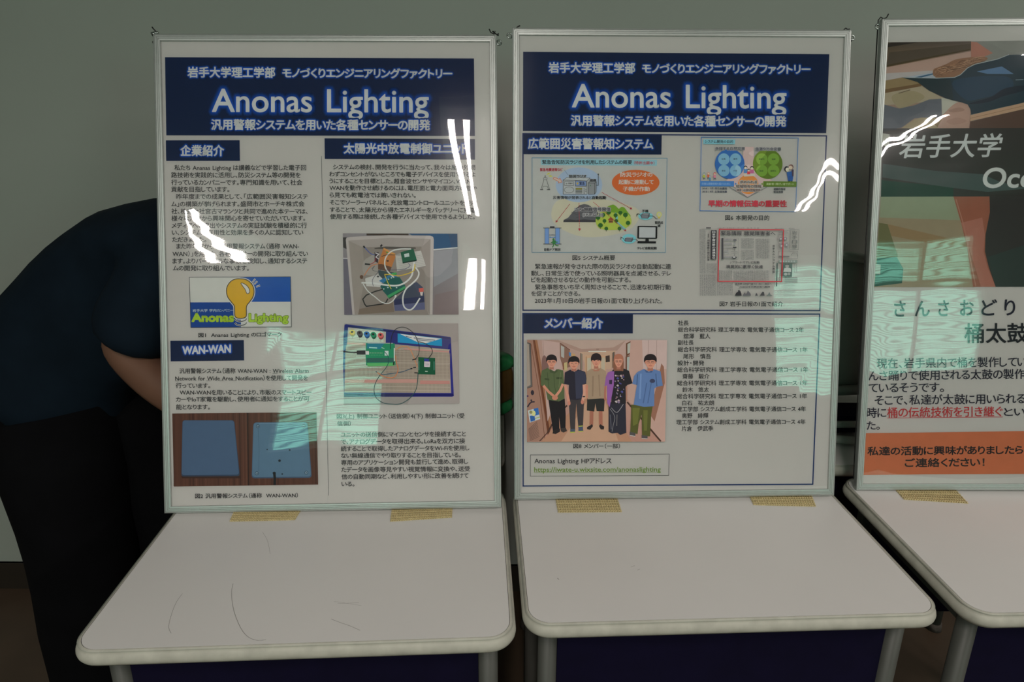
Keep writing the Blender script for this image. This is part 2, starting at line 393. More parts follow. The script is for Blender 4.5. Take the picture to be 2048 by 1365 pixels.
    def build(s, name, parent, label=None):
        me = bpy.data.meshes.new(name); me.from_pydata(s.V, [], s.F); me.update(); me.materials.append(m_ink)
        at = me.color_attributes.new('ink', 'FLOAT_COLOR', 'POINT')
        at.data.foreach_set('color', np.array([(*c, 1) for c in s.C], np.float32).ravel())
        o = bpy.data.objects.new(name, me); COL.objects.link(o); o.parent = parent
        if label: o['label'] = label
        return o
def ink(c):
    """colour as seen on the lit sheet (paper itself reads 148,147,141) -> reflectance"""
    w = (lin(149), lin(148), lin(142)); a = (0.72, 0.705, 0.675)
    k = 0.88+0.12*min(1.0, min(c)/140.0); lu = 0.3*c[0]+0.6*c[1]+0.1*c[2]; c = tuple(k*(q*0.88+lu*0.12) for q in c)
    return tuple(min(0.9, max(0.002, lin(max(0, c[i]))/w[i]*a[i])) for i in range(3))
NAVY = (13, 31, 68); BLK = (42, 42, 44)
GLOW_BIG = [(10, (11, 36, 80)), (8.6, (10, 42, 96)), (7.2, (8, 50, 116)), (5.6, (6, 58, 138)), (4.0, (4, 66, 158)), (2.4, (4, 70, 170))]
GLOW = [(4.6, (11, 40, 88)), (3.7, (8, 50, 114)), (2.8, (6, 62, 146)), (2.0, (8, 76, 182))]
WHT = (176, 184, 182)

class Board:
    def __init__(s, label, x, y, yaw, lean, w, h, roll, corners=None):
        k = 0.9920                                   # frame stands a little proud of the desk
        c, t = math.cos(yaw), math.sin(yaw)
        X = Vector((c, t, 0)); B = Vector((-t, c, 0)); Vv = B*math.sin(lean)+Vector((0, 0, 1))*math.cos(lean)
        cr, sr = math.cos(roll), math.sin(roll); X, Vv = X*cr+Vv*sr, Vv*cr-X*sr; N = X.cross(Vv)
        w *= k; h *= k
        p = Vector((x*k, y*k, CAMH+(DZ-CAMH)*k))
        o = p-X*w/2
        s.w, s.h = w, h; s.X, s.Y, s.N, s.o = X, Vv, N, o
        s.root = empty('framed_poster', label, 'poster', basis(X, Vv, N, o))
        s.paper = -0.0040; s.layer = 0
        if corners: s.Hm = homography(corners, [(0, h), (w, h), (w, 0), (0, 0)])
        else: s.Hm = None
        s.rw = 0.0125
        s.frame()
    def local(s, P):
        P = np.asarray(P, float).reshape(-1, 2)
        if s.Hm is not None:
            q = np.c_[P, np.ones(len(P))] @ s.Hm.T; return q[:, :2]/q[:, 2:]
        d = CF*F_PX+(P[:, :1]-1024)*CR-(P[:, 1:]-682.5)*CU
        n = np.array(s.N); o = np.array(s.o)-np.array([0, 0, CAMH]); t = (o@n)/(d@n); Q = d*t[:, None]-o
        return np.stack([Q@np.array(s.X), Q@np.array(s.Y)], 1)
    def frame(s):
        w, h, rw = s.w, s.h, s.rw
        prof = [(0, -0.011), (0, -0.0012), (0.0008, -0.0002)]
        for k in range(3):
            a = 0.0026+k*0.0030
            prof += [(a, 0.0002), (a+0.0003, -0.0006), (a+0.0006, 0.0002)]
        prof += [(rw-0.0006, 0.0), (rw, -0.0008), (rw, -0.0060)]
        n = len(prof)
        def rail(a, b, inn, name='frame_rail'):      # a->b outer corners, inn = inward direction
            d = (Vector(b)-Vector(a)); L = d.length; d.normalize(); V = []; g = 0.00012
            for q in (0, 1):
                for u, z in prof:
                    P = Vector(a)+Vector(inn)*u+d*(u+g if q == 0 else L-u-g); V.append((P.x, P.y, z))
            F_ = [(i, i+1, n+i+1, n+i) for i in range(n-1)]+[tuple(range(n)), tuple(range(n, 2*n))[::-1], (n-1, 0, n, 2*n-1)]
            F_ = [f[::-1] for f in F_]
            return obj(name, V, F_, m_alu, s.root)
        rail((0, 0, 0), (w, 0, 0), (0, 1, 0)); rail((w, 0, 0), (w, h, 0), (-1, 0, 0)); rail((w, h, 0), (0, h, 0), (0, -1, 0)); rail((0, h, 0), (0, 0, 0), (1, 0, 0))
        M().box((0.003, 0.003, -0.0105), (w-0.003, h-0.003, -0.0065)).build('backing_board', m_backing, s.root)
        # hinged strut that carries the leaning frame
        e = rw-0.002
        s.sheet = M().box((e, e, s.paper-0.0004), (w-e, h-e, s.paper)).build('poster_sheet', m_paper, s.root)
    def film(s, fn, label='clear wavy plastic cover film'):
        w, h, rw = s.w, s.h, s.rw-0.001; NX, NY = 130, 190; V = []; F_ = []
        for j in range(NY+1):
            for i in range(NX+1):
                u, v = i/NX, j/NY; x = rw+(w-2*rw)*u; y = rw+(h-2*rw)*v
                e = min(1, 14*u, 14*(1-u), 16*v, 16*(1-v)); e = max(0, e); e = e*e*(3-2*e)
                z = fn(u, 1-v)*(0.25+0.75*e); z = max(-0.0006, min(0.0060, z))
                V.append((x, y, s.paper+0.0019+z))
        for j in range(NY):
            for i in range(NX): a = j*(NX+1)+i; F_.append((a, a+1, a+NX+2, a+NX+1))
        o = obj('cover_film', V, F_, m_film, s.root, True); o['label'] = label
    def corner_hook(s, u, v, kind, side):
        """eye screws and cord ends at a corner; side = -1 left, 1 right"""
        w, h = s.w, s.h
        e = M()
        if kind == 'clip':
            e.torus((u*w, h+0.002, -0.006), (0.2, 1, 0.5), 0.0042, 0.0018); e.tube([(u*w-0.004, h+0.001, -0.006), (u*w+0.007, h+0.004, -0.006)], [0.004, 0.0025], 10)
        else:
            e.torus((u*w+side*0.0045, h-0.012, -0.006), (0.15, 0.1, 1), 0.0042, 0.0014); e.tube([(u*w, h-0.012, -0.006), (u*w+side*0.002, h-0.012, -0.006)], 0.0018, 8)
        e.build('eye_screw', m_zinc, s.root, True)
        c = M()
        for pts in v: c.tube([(u*w+a, h+b, zz) for a, b, zz in pts], 0.0011, 7)
        c.build('cord', m_wire, s.root, True)
def S(*terms):
    def f(u, v):
        z = 0
        for a, fx, fy, ph in terms: z += a*math.sin(2*math.pi*(fx*u+fy*v)+ph)
        return z
    return f
def bump_at(u0, v0, su, sv, a, rot=0):
    c, t = math.cos(rot), math.sin(rot)
    def f(u, v):
        x = (u-u0); y = (v-v0)*1.4; X = (x*c+y*t)/su; Y = (-x*t+y*c)/sv
        return a*math.exp(-X*X-Y*Y)
    return f
def SUM(*fs): return lambda u, v: sum(f(u, v) for f in fs)

# =============================================================== left poster
B1 = Board('framed poster with blue headings, solar unit photos and a light bulb logo, leftmost of three', -0.3221, 1.0858, 0.032, 0.2855, 0.6089, 0.8571, 0.0062,
           [(305.2, 68.1), (995.5, 67.5), (1000, 1013.4), (328.2, 1029.9)])
p = Print(B1)
p.poly([(328, 114.4), (950, 114.4), (951, 270.8), (330.6, 272.4)], NAVY)
p.poly([(329.6, 282.4), (478.3, 281.5), (478.9, 323.2), (330.3, 324)], NAVY)
p.poly([(649, 277), (951, 277), (951, 318.6), (649.4, 318.6)], NAVY)
p.poly([(338.7, 685.6), (486.2, 683.4), (486.8, 724.4), (339.5, 727)], NAVY)
p.line([(642.8, 312.7), (655.3, 993)], 0.9, (70, 70, 72))
p.build('heading_band', B1.sheet, 'dark blue heading bands and thin black column rule')
p = Print(B1)
p.text('岩手大学理工学部', 373.8, 154.8, 549.5, 154.8, 21, WHT, 0.75, glow=GLOW)
p.text('モノづくりエンジニアリングファクトリー', 565, 154.8, 905.7, 155, 19.5, WHT, 0.8, glow=GLOW)
p.text('Anonas Lighting', 423.4, 224, 858, 223.4, 46.5, WHT, 0.9, True, glow=GLOW_BIG)
p.text('汎用警報システムを用いた各種センサーの開発', 421.5, 260.5, 861, 259.5, 21, WHT, 0.75, glow=GLOW)
p.text('企業紹介', 359.6, 313.6, 446.6, 313.3, 21.5, WHT, 0.8, glow=GLOW)
p.text('太陽光中放電制御ユニット', 688, 307.4, 937, 307, 21, WHT, 0.8, glow=GLOW)
p.text('WAN-WAN', 363.6, 712.5, 459.6, 708.2, 15.6, WHT, 0.85, True, glow=GLOW)
p.build('heading_lettering', B1.sheet, 'white lettering with a blue glow')
p = Print(B1).at(320, 290, 5.055)
for t, x0, x1, y, y2 in [('私たち Ananas Lighting は講義などで学習した電子回', 137, 1475, 268, 262), ('路技術を実践的に活用し、防災システム等の開発を', 105, 1418, 343, 338),
    ('行っているカンパニーです。専門知識を用いて、社会', 105, 1437, 418, 413), ('貢献を目指しています。', 105, 695, 488, 486),
    ('昨年度までの成果として、「広範囲災害報知システ', 155, 1492, 562, 554), ('ム」の構築が挙げられます。盛岡市とホーチキ株式会', 105, 1457, 638, 630),
    ('社、株式会社宮古マランツと共同で進めた本テーマは、', 107, 1490, 712, 706), ('様々な方面から興味関心を寄せていただいています。', 107, 1465, 784, 776),
    ('メディアへの露出やシステムの実証試験を積極的に行', 110, 1482, 857, 849), ('い、システムの有用性と効果を多くの人に認知してい', 112, 1445, 928, 920),
    ('ただきました。', 115, 460, 1000, 998), ('また昨年度から、「汎用警報システム（通称 WAN-', 158, 1402, 1068, 1060),
    ('WAN）」を用いた、各種センサーの開発に取り組んでい', 118, 1492, 1144, 1136), ('ます。よりパーソナルな事象を検知し、通知するシステ', 118, 1484, 1218, 1210), ('ムの開発に取り組んでいます。', 122, 893, 1290, 1286)]:
    p.text(t, x0, y, x1, y2, 56, BLK, 0.8)
p.at(320, 540, 4.706)
p.text('図1  Ananas Lighting のロゴマーク', 355, 652, 1140, 640, 44, BLK, 0.8)
for t, x0, x1, y, y2 in [('汎用警報システム（通称 WAN-WAN : Wireless Alarm', 175, 1393, 994, 984), ('Network for Wide Area Notification）を使用して開発を', 135, 1385, 1064, 1052),
    ('行っています。', 140, 465, 1132, 1130), ('WAN-WANを用いることにより、市販のスマートスピー', 178, 1418, 1196, 1188), ('カーやIoT家電を駆動し、使用者に通知をすることが可', 142, 1400, 1262, 1248), ('能となります。', 145, 462, 1334, 1332)]:
    p.text(t, x0, y, x1, y2, 50, BLK, 0.7)
for a, b, y in ((1053, 1100, 987), (1262, 1290, 985), (135, 168, 1065), (425, 470, 1062), (557, 592, 1060), (680, 712, 1058)): p.line([(a, y), (b, y)], 2.5, BLK)
p.at(320, 800, 5.46).text('図2 汎用警報システム（通称  WAN-WAN）', 375, 1095, 1495, 1078, 52, BLK, 0.9)
p.at(640, 290, 5.535)
for t, x0, x1, y, y2 in [('システムの検討、開発を行うに当たって、我々は屋内外問', 145, 1722, 276, 274), ('わずコンセントがないところでも電子デバイスを使用できるよ', 103, 1725, 355, 353), ('うにすることを目標とした。超音波センサやマイコン、WAN-', 103, 1697, 431, 430),
    ('WANを動作させ続けるのには、電圧面と電力面両方の面か', 105, 1740, 508, 505), ('ら見ても乾電池では賄いきれない。', 107, 1062, 588, 587), ('そこでソーラーパネルと、充放電コントロールユニットを使用', 107, 1732, 670, 669), ('することで、太陽光から得たエネルギーをバッテリーに充電、', 107, 1748, 752, 750), ('使用する際は接続した各種デバイスで使用できるようした。', 110, 1715, 829, 824)]:
    p.text(t, x0, y, x1, y2, 58, BLK, 0.8)
p.at(660, 820, 5.689)
p.text('図3(上) 制御ユニット（送信側）4(下) 制御ユニット（受', 70, 112, 1520, 98, 58, BLK, 0.9); p.text('信側）', 75, 195, 228, 193, 56, BLK, 0.9)
for t, x0, x1, y, y2 in [('ユニットの送信側にマイコンとセンサを接続すること', 115, 1535, 322, 304), ('で、アナログデータを取得出来る。LoRaを双方に接', 115, 1525, 402, 384), ('続することで取得したアナログデータをWi-Fiを使用し', 115, 1575, 482, 463), ('ない無線通信でやり取りすることを目指している。', 117, 1478, 560, 543),
    ('専用のアプリケーション開発も並行して進め、取得し', 118, 1560, 640, 616), ('たデータを画像等見やすい視覚情報に変換や、送受', 120, 1580, 719, 700), ('信の自動同期など、利用しやすい形に改善を続けて', 122, 1562, 800, 776), ('いる。', 122, 268, 882, 880)]:
    p.text(t, x0, y, x1, y2, 60, BLK, 0.9)
p.build('body_text', B1.sheet, 'small black Japanese body text')
# logo
p = Print(B1).at(320, 540, 4.706)
p.poly([(270, 85), (1225, 75), (1232, 548), (283, 560)], (158, 158, 152))
p.poly([(750, 80), (1225, 75), (1228, 311), (752, 314)], (28, 82, 158)); p.poly([(277, 322), (754, 319), (757, 554), (283, 560)], (20, 66, 140))
p.line([(270, 85), (1225, 75), (1232, 548), (283, 560)], 5, (50, 52, 58), True)
bulb = [(750, 97), (800, 103), (842, 128), (872, 170), (880, 222), (868, 272), (838, 315), (815, 345), (808, 375), (808, 440), (795, 462), (765, 470), (725, 468), (703, 455), (698, 430), (697, 380), (692, 350), (665, 315), (632, 270), (620, 218), (628, 168), (658, 125), (700, 101)]
p.line(bulb, 24, (165, 165, 158), True, True); p.poly(bulb, (218, 150, 24), True); p.line(bulb, 8, (66, 58, 50), True, True)
hl = [(757, 140), (775, 138), (812, 160), (836, 195), (838, 225), (818, 238), (806, 222), (795, 195), (775, 168)]
p.poly(hl, (165, 165, 160), True); p.line(hl, 6, (66, 58, 50), True, True)
for a, b in (((858, 140), (893, 96)), ((880, 150), (912, 118)), ((900, 172), (938, 158))):
    p.line([a, b], 16, (165, 165, 160)); p.line([a, b], 5, (60, 62, 70))
for y0 in (478, 515):
    pts = [(700, y0-2), (718, y0+14), (755, y0+22), (795, y0+12), (810, y0-6)]
    p.line(pts, 16, (165, 165, 160), False, True); p.line(pts, 7, (50, 48, 50), False, True)
p.text('岩手大学 学内カンパニー', 300, 413, 684, 408, 27, (150, 170, 190), 0.4)
p.text('Anonas', 296, 502, 686, 500, 76, (152, 180, 40), 7, True); p.text('Lighting', 835, 498, 1200, 494, 72, (110, 130, 50), 9, True); p.text('Lighting', 835, 498, 1200, 494, 72, (150, 178, 48), 4, True)
p.build('bulb_logo', B1.sheet, 'printed logo: yellow bulb on blue and white quarters with green name')
# photo of the two plates
p = Print(B1).at(320, 800, 5.46)
p.poly([(125, 170), (1702, 147), (1718, 935), (143, 967)], (84, 50, 38))
random.seed(3)
for k in range(46):
    x = 135+k*34.3; c = random.randint(-14, 12)
    p.poly([(x, 172-(x-125)*0.0146), (x+random.randint(8, 22), 172-(x-125)*0.0146), (x+24, 963-(x-143)*0.0203), (x+6, 964-(x-143)*0.0203)], (84+c, 50+c*0.7, 38+c*0.5))
p.poly([(940, 159), (958, 158), (966, 950), (952, 950)], (52, 32, 26))
p.poly([(225, 850), (868, 846), (876, 872), (232, 876)], (60, 38, 32))
def rquad(q, r=0.06, n=4):
    out = []
    for i in range(4):
        a, b, c = np.array(q[i-1], float), np.array(q[i], float), np.array(q[(i+1) % 4], float)
        pa, pc = b+(a-b)*r, b+(c-b)*r
        for k in range(n+1): t = k/n; out.append(tuple((1-t)**2*pa+2*t*(1-t)*b+t*t*pc))
    return out
p.poly(rquad([(237, 243), (804, 240), (866, 848), (224, 856)], 0.05), (48, 64, 86)); p.poly(rquad([(240, 245), (800, 242), (856, 832), (230, 842)], 0.05), (66, 90, 118))
p.poly(rquad([(1012, 262), (1604, 255), (1650, 862), (992, 872)], 0.06), (60, 80, 104)); p.poly(rquad([(1016, 264), (1598, 258), (1642, 848), (998, 858)], 0.06), (78, 108, 130))
p.line([(1062, 290), (1075, 560), (1070, 790)], 5, (66, 92, 112)); p.line([(1075, 275), (1590, 268)], 4, (106, 136, 158))
for x, y in ((1062, 303), (1562, 300), (1050, 816), (1590, 806)):
    p.ell(x, y, 21, 22, (58, 82, 98)); p.ell(x, y, 13, 14, (112, 134, 148)); p.ell(x+2, y+2, 6, 6, (40, 56, 66))
for x, y, r in ((1163, 556, 7), (1410, 560, 9), (1298, 677, 14), (1327, 822, 8), (1318, 295, 6)): p.ell(x, y, r, r, (26, 34, 42))
p.line([(1240, 805), (1246, 870), (1244, 942)], 28, (24, 26, 30)); p.ell(1240, 812, 18, 14, (24, 26, 30))
p.build('plate_photo', B1.sheet, 'printed photo of two blue grey plastic plates on dark wood')
# photo of the circuit box
p = Print(B1).at(660, 450, 7.186)
p.grad([(183, 130), (1832, 128), (1845, 1293), (200, 1307)], [(120, 114, 116), (118, 118, 122), (112, 100, 100), (104, 98, 104)])
p.poly([(185, 190), (240, 186), (240, 360), (188, 335)], (56, 52, 52)); p.poly([(525, 132), (1130, 130), (1130, 158), (525, 160)], (60, 46, 40))
p.poly([(188, 500), (320, 500), (330, 1306), (200, 1307)], (96, 90, 102)); p.poly([(188, 484), (300, 484), (300, 500), (188, 500)], (158, 156, 156))
p.poly([(1130, 129), (1832, 128), (1834, 325), (1480, 360), (1440, 300)], (46, 78, 112)); p.poly([(1480, 352), (1834, 322), (1834, 338), (1480, 372)], (160, 162, 160))
p.poly([(1500, 1010), (1842, 930), (1845, 1293), (1490, 1295)], (112, 98, 98)); p.poly([(1490, 380), (1834, 345), (1838, 700), (1490, 900)], (122, 122, 126))
p.poly([(226, 225), (236, 195), (290, 182), (850, 153), (1440, 158), (1484, 176), (1493, 215), (1478, 800), (1470, 1300), (318, 1304)], (150, 143, 139))
p.poly([(262, 235), (880, 192), (1450, 205), (1440, 800), (1432, 1298), (350, 1302)], (138, 130, 125)); p.poly([(272, 240), (470, 330), (500, 760), (400, 1302), (352, 1302)], (130, 121, 114))
p.poly([(1440, 210), (1320, 320), (1372, 820), (1395, 1240), (1432, 1298)], (126, 118, 112))
p.poly([(470, 330), (1320, 316), (1372, 820), (1392, 1240), (1420, 1300), (398, 1302), (500, 760)], (122, 113, 106))
p.poly([(640, 340), (800, 318), (1230, 330), (1235, 350), (640, 356)], (78, 72, 68)); p.poly([(420, 1220), (900, 1120), (920, 1260), (400, 1300)], (112, 98, 86))
p.poly([(470, 560), (560, 470), (680, 440), (720, 700), (500, 720)], (134, 128, 122), True)
p.poly([(772, 335), (955, 430), (885, 615), (690, 556)], (168, 108, 54)); p.poly([(772, 335), (955, 430), (945, 455), (765, 360)], (188, 130, 66)); p.ell(828, 525, 18, 14, (80, 60, 44)); p.ell(820, 402, 14, 10, (60, 140, 60))
p.poly([(690, 556), (885, 615), (860, 680), (690, 650)], (98, 66, 50)); p.poly([(640, 400), (700, 400), (690, 560), (640, 530)], (60, 46, 54)); p.line([(650, 410), (700, 430), (660, 470), (700, 500)], 14, (168, 160, 166))
p.poly([(938, 430), (1308, 376), (1376, 595), (962, 672)], (152, 150, 144)); p.poly([(962, 672), (1376, 595), (1376, 612), (1100, 680), (970, 690)], (118, 112, 106))
for k in range(7): p.line([(968+k*6, 500+k*24), (1320+k*7, 438+k*23)], 4, (128, 126, 122))
p.poly([(1014, 400), (1200, 348), (1246, 505), (1042, 546)], (26, 92, 66)); p.poly([(1064, 425), (1135, 412), (1142, 462), (1072, 474)], (156, 164, 160)); p.poly([(1040, 545), (1246, 505), (1246, 525), (1046, 562)], (18, 50, 42))
p.poly([(500, 780), (700, 715), (768, 770), (720, 905), (520, 890)], (156, 154, 150)); p.ell(688, 752, 18, 12, (60, 60, 60))
p.poly([(690, 660), (850, 680), (960, 700), (940, 780), (760, 790), (700, 730)], (56, 70, 74)); p.poly([(700, 815), (900, 700), (985, 770), (830, 840), (770, 850)], (40, 108, 150))
p.poly([(720, 890), (860, 760), (1000, 760), (1085, 890), (820, 1030), (760, 960)], (24, 88, 82)); p.poly([(880, 700), (950, 690), (960, 720), (900, 730)], (60, 150, 80))
p.poly([(815, 1028), (1072, 888), (1088, 915), (838, 1062)], (52, 142, 88)); p.poly([(838, 1062), (1088, 915), (1090, 930), (850, 1072)], (24, 70, 50))
for x, y in ((830, 910), (770, 930), (955, 910), (840, 790), (880, 770)): p.ell(x, y, 11, 9, (150, 165, 160))
p.poly([(912, 1085), (1000, 1010), (1110, 900), (1240, 825), (1330, 900), (1352, 1010), (1362, 1225), (928, 1246)], (60, 66, 84)); p.poly([(915, 1085), (1350, 1030), (1354, 1110), (920, 1160)], (42, 48, 84)); p.poly([(922, 1160), (1356, 1120), (1362, 1225), (928, 1246)], (82, 86, 118))
W3 = (172, 170, 166)
p.line([(830, 1070), (800, 1125), (760, 1145), (520, 1182), (495, 1150), (468, 1080), (520, 1020), (650, 965), (760, 935)], 17, (44, 42, 42))
p.line([(450, 843), (600, 846), (760, 868), (950, 882), (1080, 835), (1170, 740), (1195, 620), (1210, 540)], 24, W3, False, True)
p.line([(1165, 352), (1000, 355), (880, 390), (800, 480), (788, 590), (830, 680), (920, 765)], 19, W3, False, True)
p.line([(475, 860), (540, 960), (650, 1050), (740, 1120), (830, 1138), (900, 1100), (945, 1035)], 15, W3, False, True)
p.line([(1230, 620), (1275, 690), (1255, 770), (1180, 850), (1090, 930), (1045, 1050), (1060, 1180), (1130, 1230), (1200, 1195), (1290, 1060)], 21, W3, False, True)
p.line([(780, 722), (850, 722), (980, 738), (1110, 710), (1205, 660), (1220, 570)], 13, (196, 158, 40), False, True); p.line([(785, 730), (830, 840), (878, 932)], 11, (200, 165, 50))
p.line([(470, 775), (540, 660), (610, 590), (740, 562)], 10, (196, 106, 56), False, True); p.line([(485, 318), (540, 380), (590, 425), (640, 440)], 12, (70, 84, 150), False, True); p.line([(480, 312), (500, 340)], 22, (30, 32, 40)); p.line([(500, 572), (575, 578)], 22, (34, 32, 34)); p.line([(725, 320), (750, 292)], 24, (40, 34, 38))
p.line([(575, 578), (640, 540), (660, 480)], 9, (160, 40, 44), False, True); p.line([(740, 465), (820, 440), (1015, 440)], 8, (60, 60, 58), False, True)
p.line([(800, 660), (950, 655), (1080, 640), (1150, 590), (1120, 560)], 7, (60, 62, 96), False, True); p.line([(620, 890), (610, 800), (680, 700), (760, 630)], 7, (70, 70, 84), False, True); p.line([(600, 640), (640, 600), (610, 660), (700, 680)], 6, (80, 80, 80), False, True)
p.ell(452, 760, 26, 28, (92, 62, 48)); p.ell(490, 770, 18, 30, (120, 110, 104)); p.poly([(1274, 918), (1340, 910), (1344, 965), (1280, 972)], (176, 78, 68)); p.poly([(1290, 972), (1336, 968), (1325, 1025), (1300, 1020)], (160, 150, 145)); p.ell(940, 1030, 16, 16, (170, 170, 166))
p.build('circuit_box_photo', B1.sheet, 'printed photo of a white tray of circuit boards and cables')
# photo of the breadboard
p = Print(B1).at(660, 630, 6.825)
p.grad([(190, 130), (1745, 120), (1755, 1215), (180, 1240)], [(136, 132, 128), (134, 124, 120), (128, 120, 116), (130, 128, 124)])
p.poly([(195, 148), (215, 140), (1635, 305), (1645, 320), (1682, 1112), (1660, 1120), (185, 1130), (172, 700), (180, 300)], (34, 36, 118))
p.poly([(250, 160), (1630, 318), (1630, 335), (250, 180)], (28, 30, 92)); p.poly([(185, 1090), (1676, 1080), (1682, 1112), (185, 1130)], (24, 24, 90))
BG = (142, 130, 116)
p.poly([(242, 182), (760, 240), (756, 392), (232, 380)], (152, 146, 134)); p.poly([(232, 372), (900, 410), (1622, 478), (1645, 1070), (188, 1072), (205, 520)], BG)
for k in range(78):
    x = 215+k*18.4; y0 = 395+max(0, (x-750))*0.095
    p.line([(x, y0+52), (x-6, 880)], 5.5, (122, 108, 96)); p.line([(x-6, 948), (x-8, 1062)], 5, (124, 112, 100))
for y in range(440, 860, 46): p.line([(215, y), (1625, y+40 if y < 520 else y+12)], 3.5, (150, 140, 126))
for y in (470, 655, 980, 1030): p.line([(210, y), (1632, y+12)], 7, (150, 140, 128))
p.poly([(196, 895), (1190, 885), (1190, 935), (194, 940)], (158, 116, 106)); p.poly([(1225, 900), (1625, 905), (1628, 945), (1222, 950)], (160, 108, 100)); p.poly([(235, 388), (480, 400), (480, 425), (232, 412)], (166, 128, 116)); p.poly([(1000, 460), (1622, 500), (1622, 520), (1000, 480)], (160, 116, 108))
for x, y, c in ((300, 250, (190, 160, 50)), (402, 262, (70, 70, 72)), (497, 272, (44, 100, 160)), (588, 280, (28, 122, 84)), (687, 288, (180, 80, 78))):
    p.ell(x+8, y+14, 36, 46, tuple(int(q*0.72) for q in c)); p.ell(x, y, 40, 36, c); p.ell(x-2, y-6, 16, 14, (40, 36, 36)); p.line([(x, y+55), (x, y+95)], 4, (96, 88, 80))
p.poly([(920, 262), (1525, 325), (1525, 432), (920, 385)], (24, 128, 176)); p.poly([(950, 268), (1515, 330), (1300, 395), (1210, 388)], (176, 180, 178))
for k, (a, b) in enumerate((((1030, 300), (1110, 318)), ((1140, 322), (1430, 352)), ((1170, 345), (1380, 366)))): p.line([a, b], 9, (70, 80, 96))
p.poly([(488, 395), (880, 400), (888, 655), (888, 690), (490, 700), (482, 560)], (26, 124, 84)); p.poly([(500, 400), (740, 400), (680, 480), (500, 470)], (30, 110, 128))
p.poly([(495, 600), (872, 596), (872, 655), (495, 660)], (40, 84, 76)); p.poly([(500, 668), (875, 662), (872, 705), (510, 714)], (70, 150, 82))
for k in range(24): p.ell(518+k*14.5, 396, 4, 6, (190, 196, 170))
p.poly([(742, 500), (795, 500), (795, 565), (742, 565)], (150, 180, 160)); p.poly([(868, 460), (882, 460), (882, 640), (868, 640)], (160, 178, 168)); p.line([(530, 455), (640, 462)], 14, (120, 170, 160)); p.line([(700, 455), (740, 470)], 12, (110, 160, 140))
for x in range(530, 720, 22): p.ell(x, 530, 5, 4, (150, 190, 140)); p.ell(x+8, 560, 4, 4, (80, 160, 110))
p.poly([(480, 505), (528, 505), (528, 555), (480, 552)], (168, 168, 166))
p.line([(176, 512), (280, 522), (370, 525)], 17, (44, 46, 48)); p.poly([(362, 498), (480, 494), (482, 552), (365, 552)], (46, 48, 50))
p.poly([(1200, 582), (1430, 594), (1432, 820), (1198, 815)], (16, 76, 48)); p.poly([(1280, 602), (1348, 606), (1346, 640), (1282, 638)], (40, 50, 130)); p.poly([(1282, 640), (1362, 644), (1358, 718), (1280, 714)], (166, 156, 162)); p.line([(1210, 640), (1208, 760)], 12, (60, 116, 100)); p.line([(1415, 640), (1415, 760)], 12, (60, 116, 100)); p.line([(1292, 775), (1328, 777)], 12, (150, 170, 150))
for k in range(3): p.line([(1292, 662+k*17), (1345, 666+k*17)], 4, (110, 100, 110))
D4 = (40, 42, 44)
p.line([(820, 478), (825, 380), (850, 270), (900, 200), (990, 176), (1080, 208), (1160, 290), (1210, 420), (1205, 540), (1165, 608)], 8, D4, False, True)
p.line([(1190, 370), (1290, 395), (1370, 450), (1392, 520), (1330, 608)], 9, D4, False, True)
p.line([(735, 505), (785, 570), (795, 650), (760, 730), (680, 830), (620, 930), (595, 1040), (625, 1140), (720, 1208), (850, 1226), (960, 1218), (1080, 1145), (1165, 1030), (1190, 900), (1196, 800)], 8, (28, 72, 74), False, True)
p.line([(620, 780), (700, 825), (820, 810), (960, 790), (1110, 738)], 9, (40, 74, 96), False, True)
p.line([(888, 490), (940, 455), (1020, 440), (1080, 465), (1130, 560), (1190, 720)], 9, (196, 116, 68), False, True); p.line([(888, 560), (900, 650), (925, 750), (890, 840), (820, 868), (720, 845), (640, 795)], 10, (196, 106, 62), False, True)
for a, b in (((1118, 624), (1172, 606)), ((1130, 725), (1170, 722)), ((1092, 742), (1120, 738)), ((1145, 797), (1195, 799)), ((868, 650), (862, 690))): p.line([a, b], 15, (30, 30, 32))
p.build('breadboard_photo', B1.sheet, 'printed photo of a breadboard with green circuit boards')
# =============================================================== middle poster
B2 = Board('framed poster with blue headings, system diagrams, newspaper page and group photo, middle of three', 0.3104, 1.1362, 0.031, 0.2256, 0.609, 0.8562, 0.0031,
           [(1024.9, 55.1), (1703.6, 58.8), (1668.6, 991.5), (1028.5, 1001)])
p = Print(B2)
p.poly([(1046.8, 102.4), (1660.9, 106.8), (1654.5, 265.4), (1046.2, 261.4)], NAVY)
p.poly([(1045.4, 265.5), (1324.8, 267.3), (1324, 308.6), (1045.4, 308)], NAVY)
p.poly([(1045, 627), (1266.8, 629.3), (1266.5, 667.6), (1045, 667.8)], NAVY)
p.line([(1046.4, 267), (1655, 270.8), (1641.5, 621.5), (1046.2, 621.2)], 2.5, (20, 36, 84), True)
p.line([(1046, 628), (1641.2, 628.6), (1627.2, 970.2), (1046.3, 974.2)], 2.5, (18, 44, 92), True)
p.build('heading_band', B2.sheet, 'dark blue heading bands and box outlines')
p = Print(B2)
p.text('岩手大学理工学部', 1098.2, 144.3, 1271, 145.2, 21, WHT, 0.75, glow=GLOW)
p.text('モノづくりエンジニアリングファクトリー', 1286, 145.3, 1622.5, 146.6, 19.5, WHT, 0.8, glow=GLOW)
p.text('Anonas Lighting', 1145.2, 213.2, 1574, 215.4, 46.5, WHT, 0.9, True, glow=GLOW_BIG)
p.text('汎用警報システムを用いた各種センサーの開発', 1143, 250.4, 1574, 252, 21, WHT, 0.75, glow=GLOW)
p.text('広範囲災害警報知システム', 1057, 297, 1307.1, 298, 21.5, WHT, 0.75, glow=GLOW)
p.text('メンバー紹介', 1089.5, 657, 1206, 657.5, 20.5, WHT, 0.9, glow=GLOW)
p.build('heading_lettering', B2.sheet, 'white lettering with a blue glow')
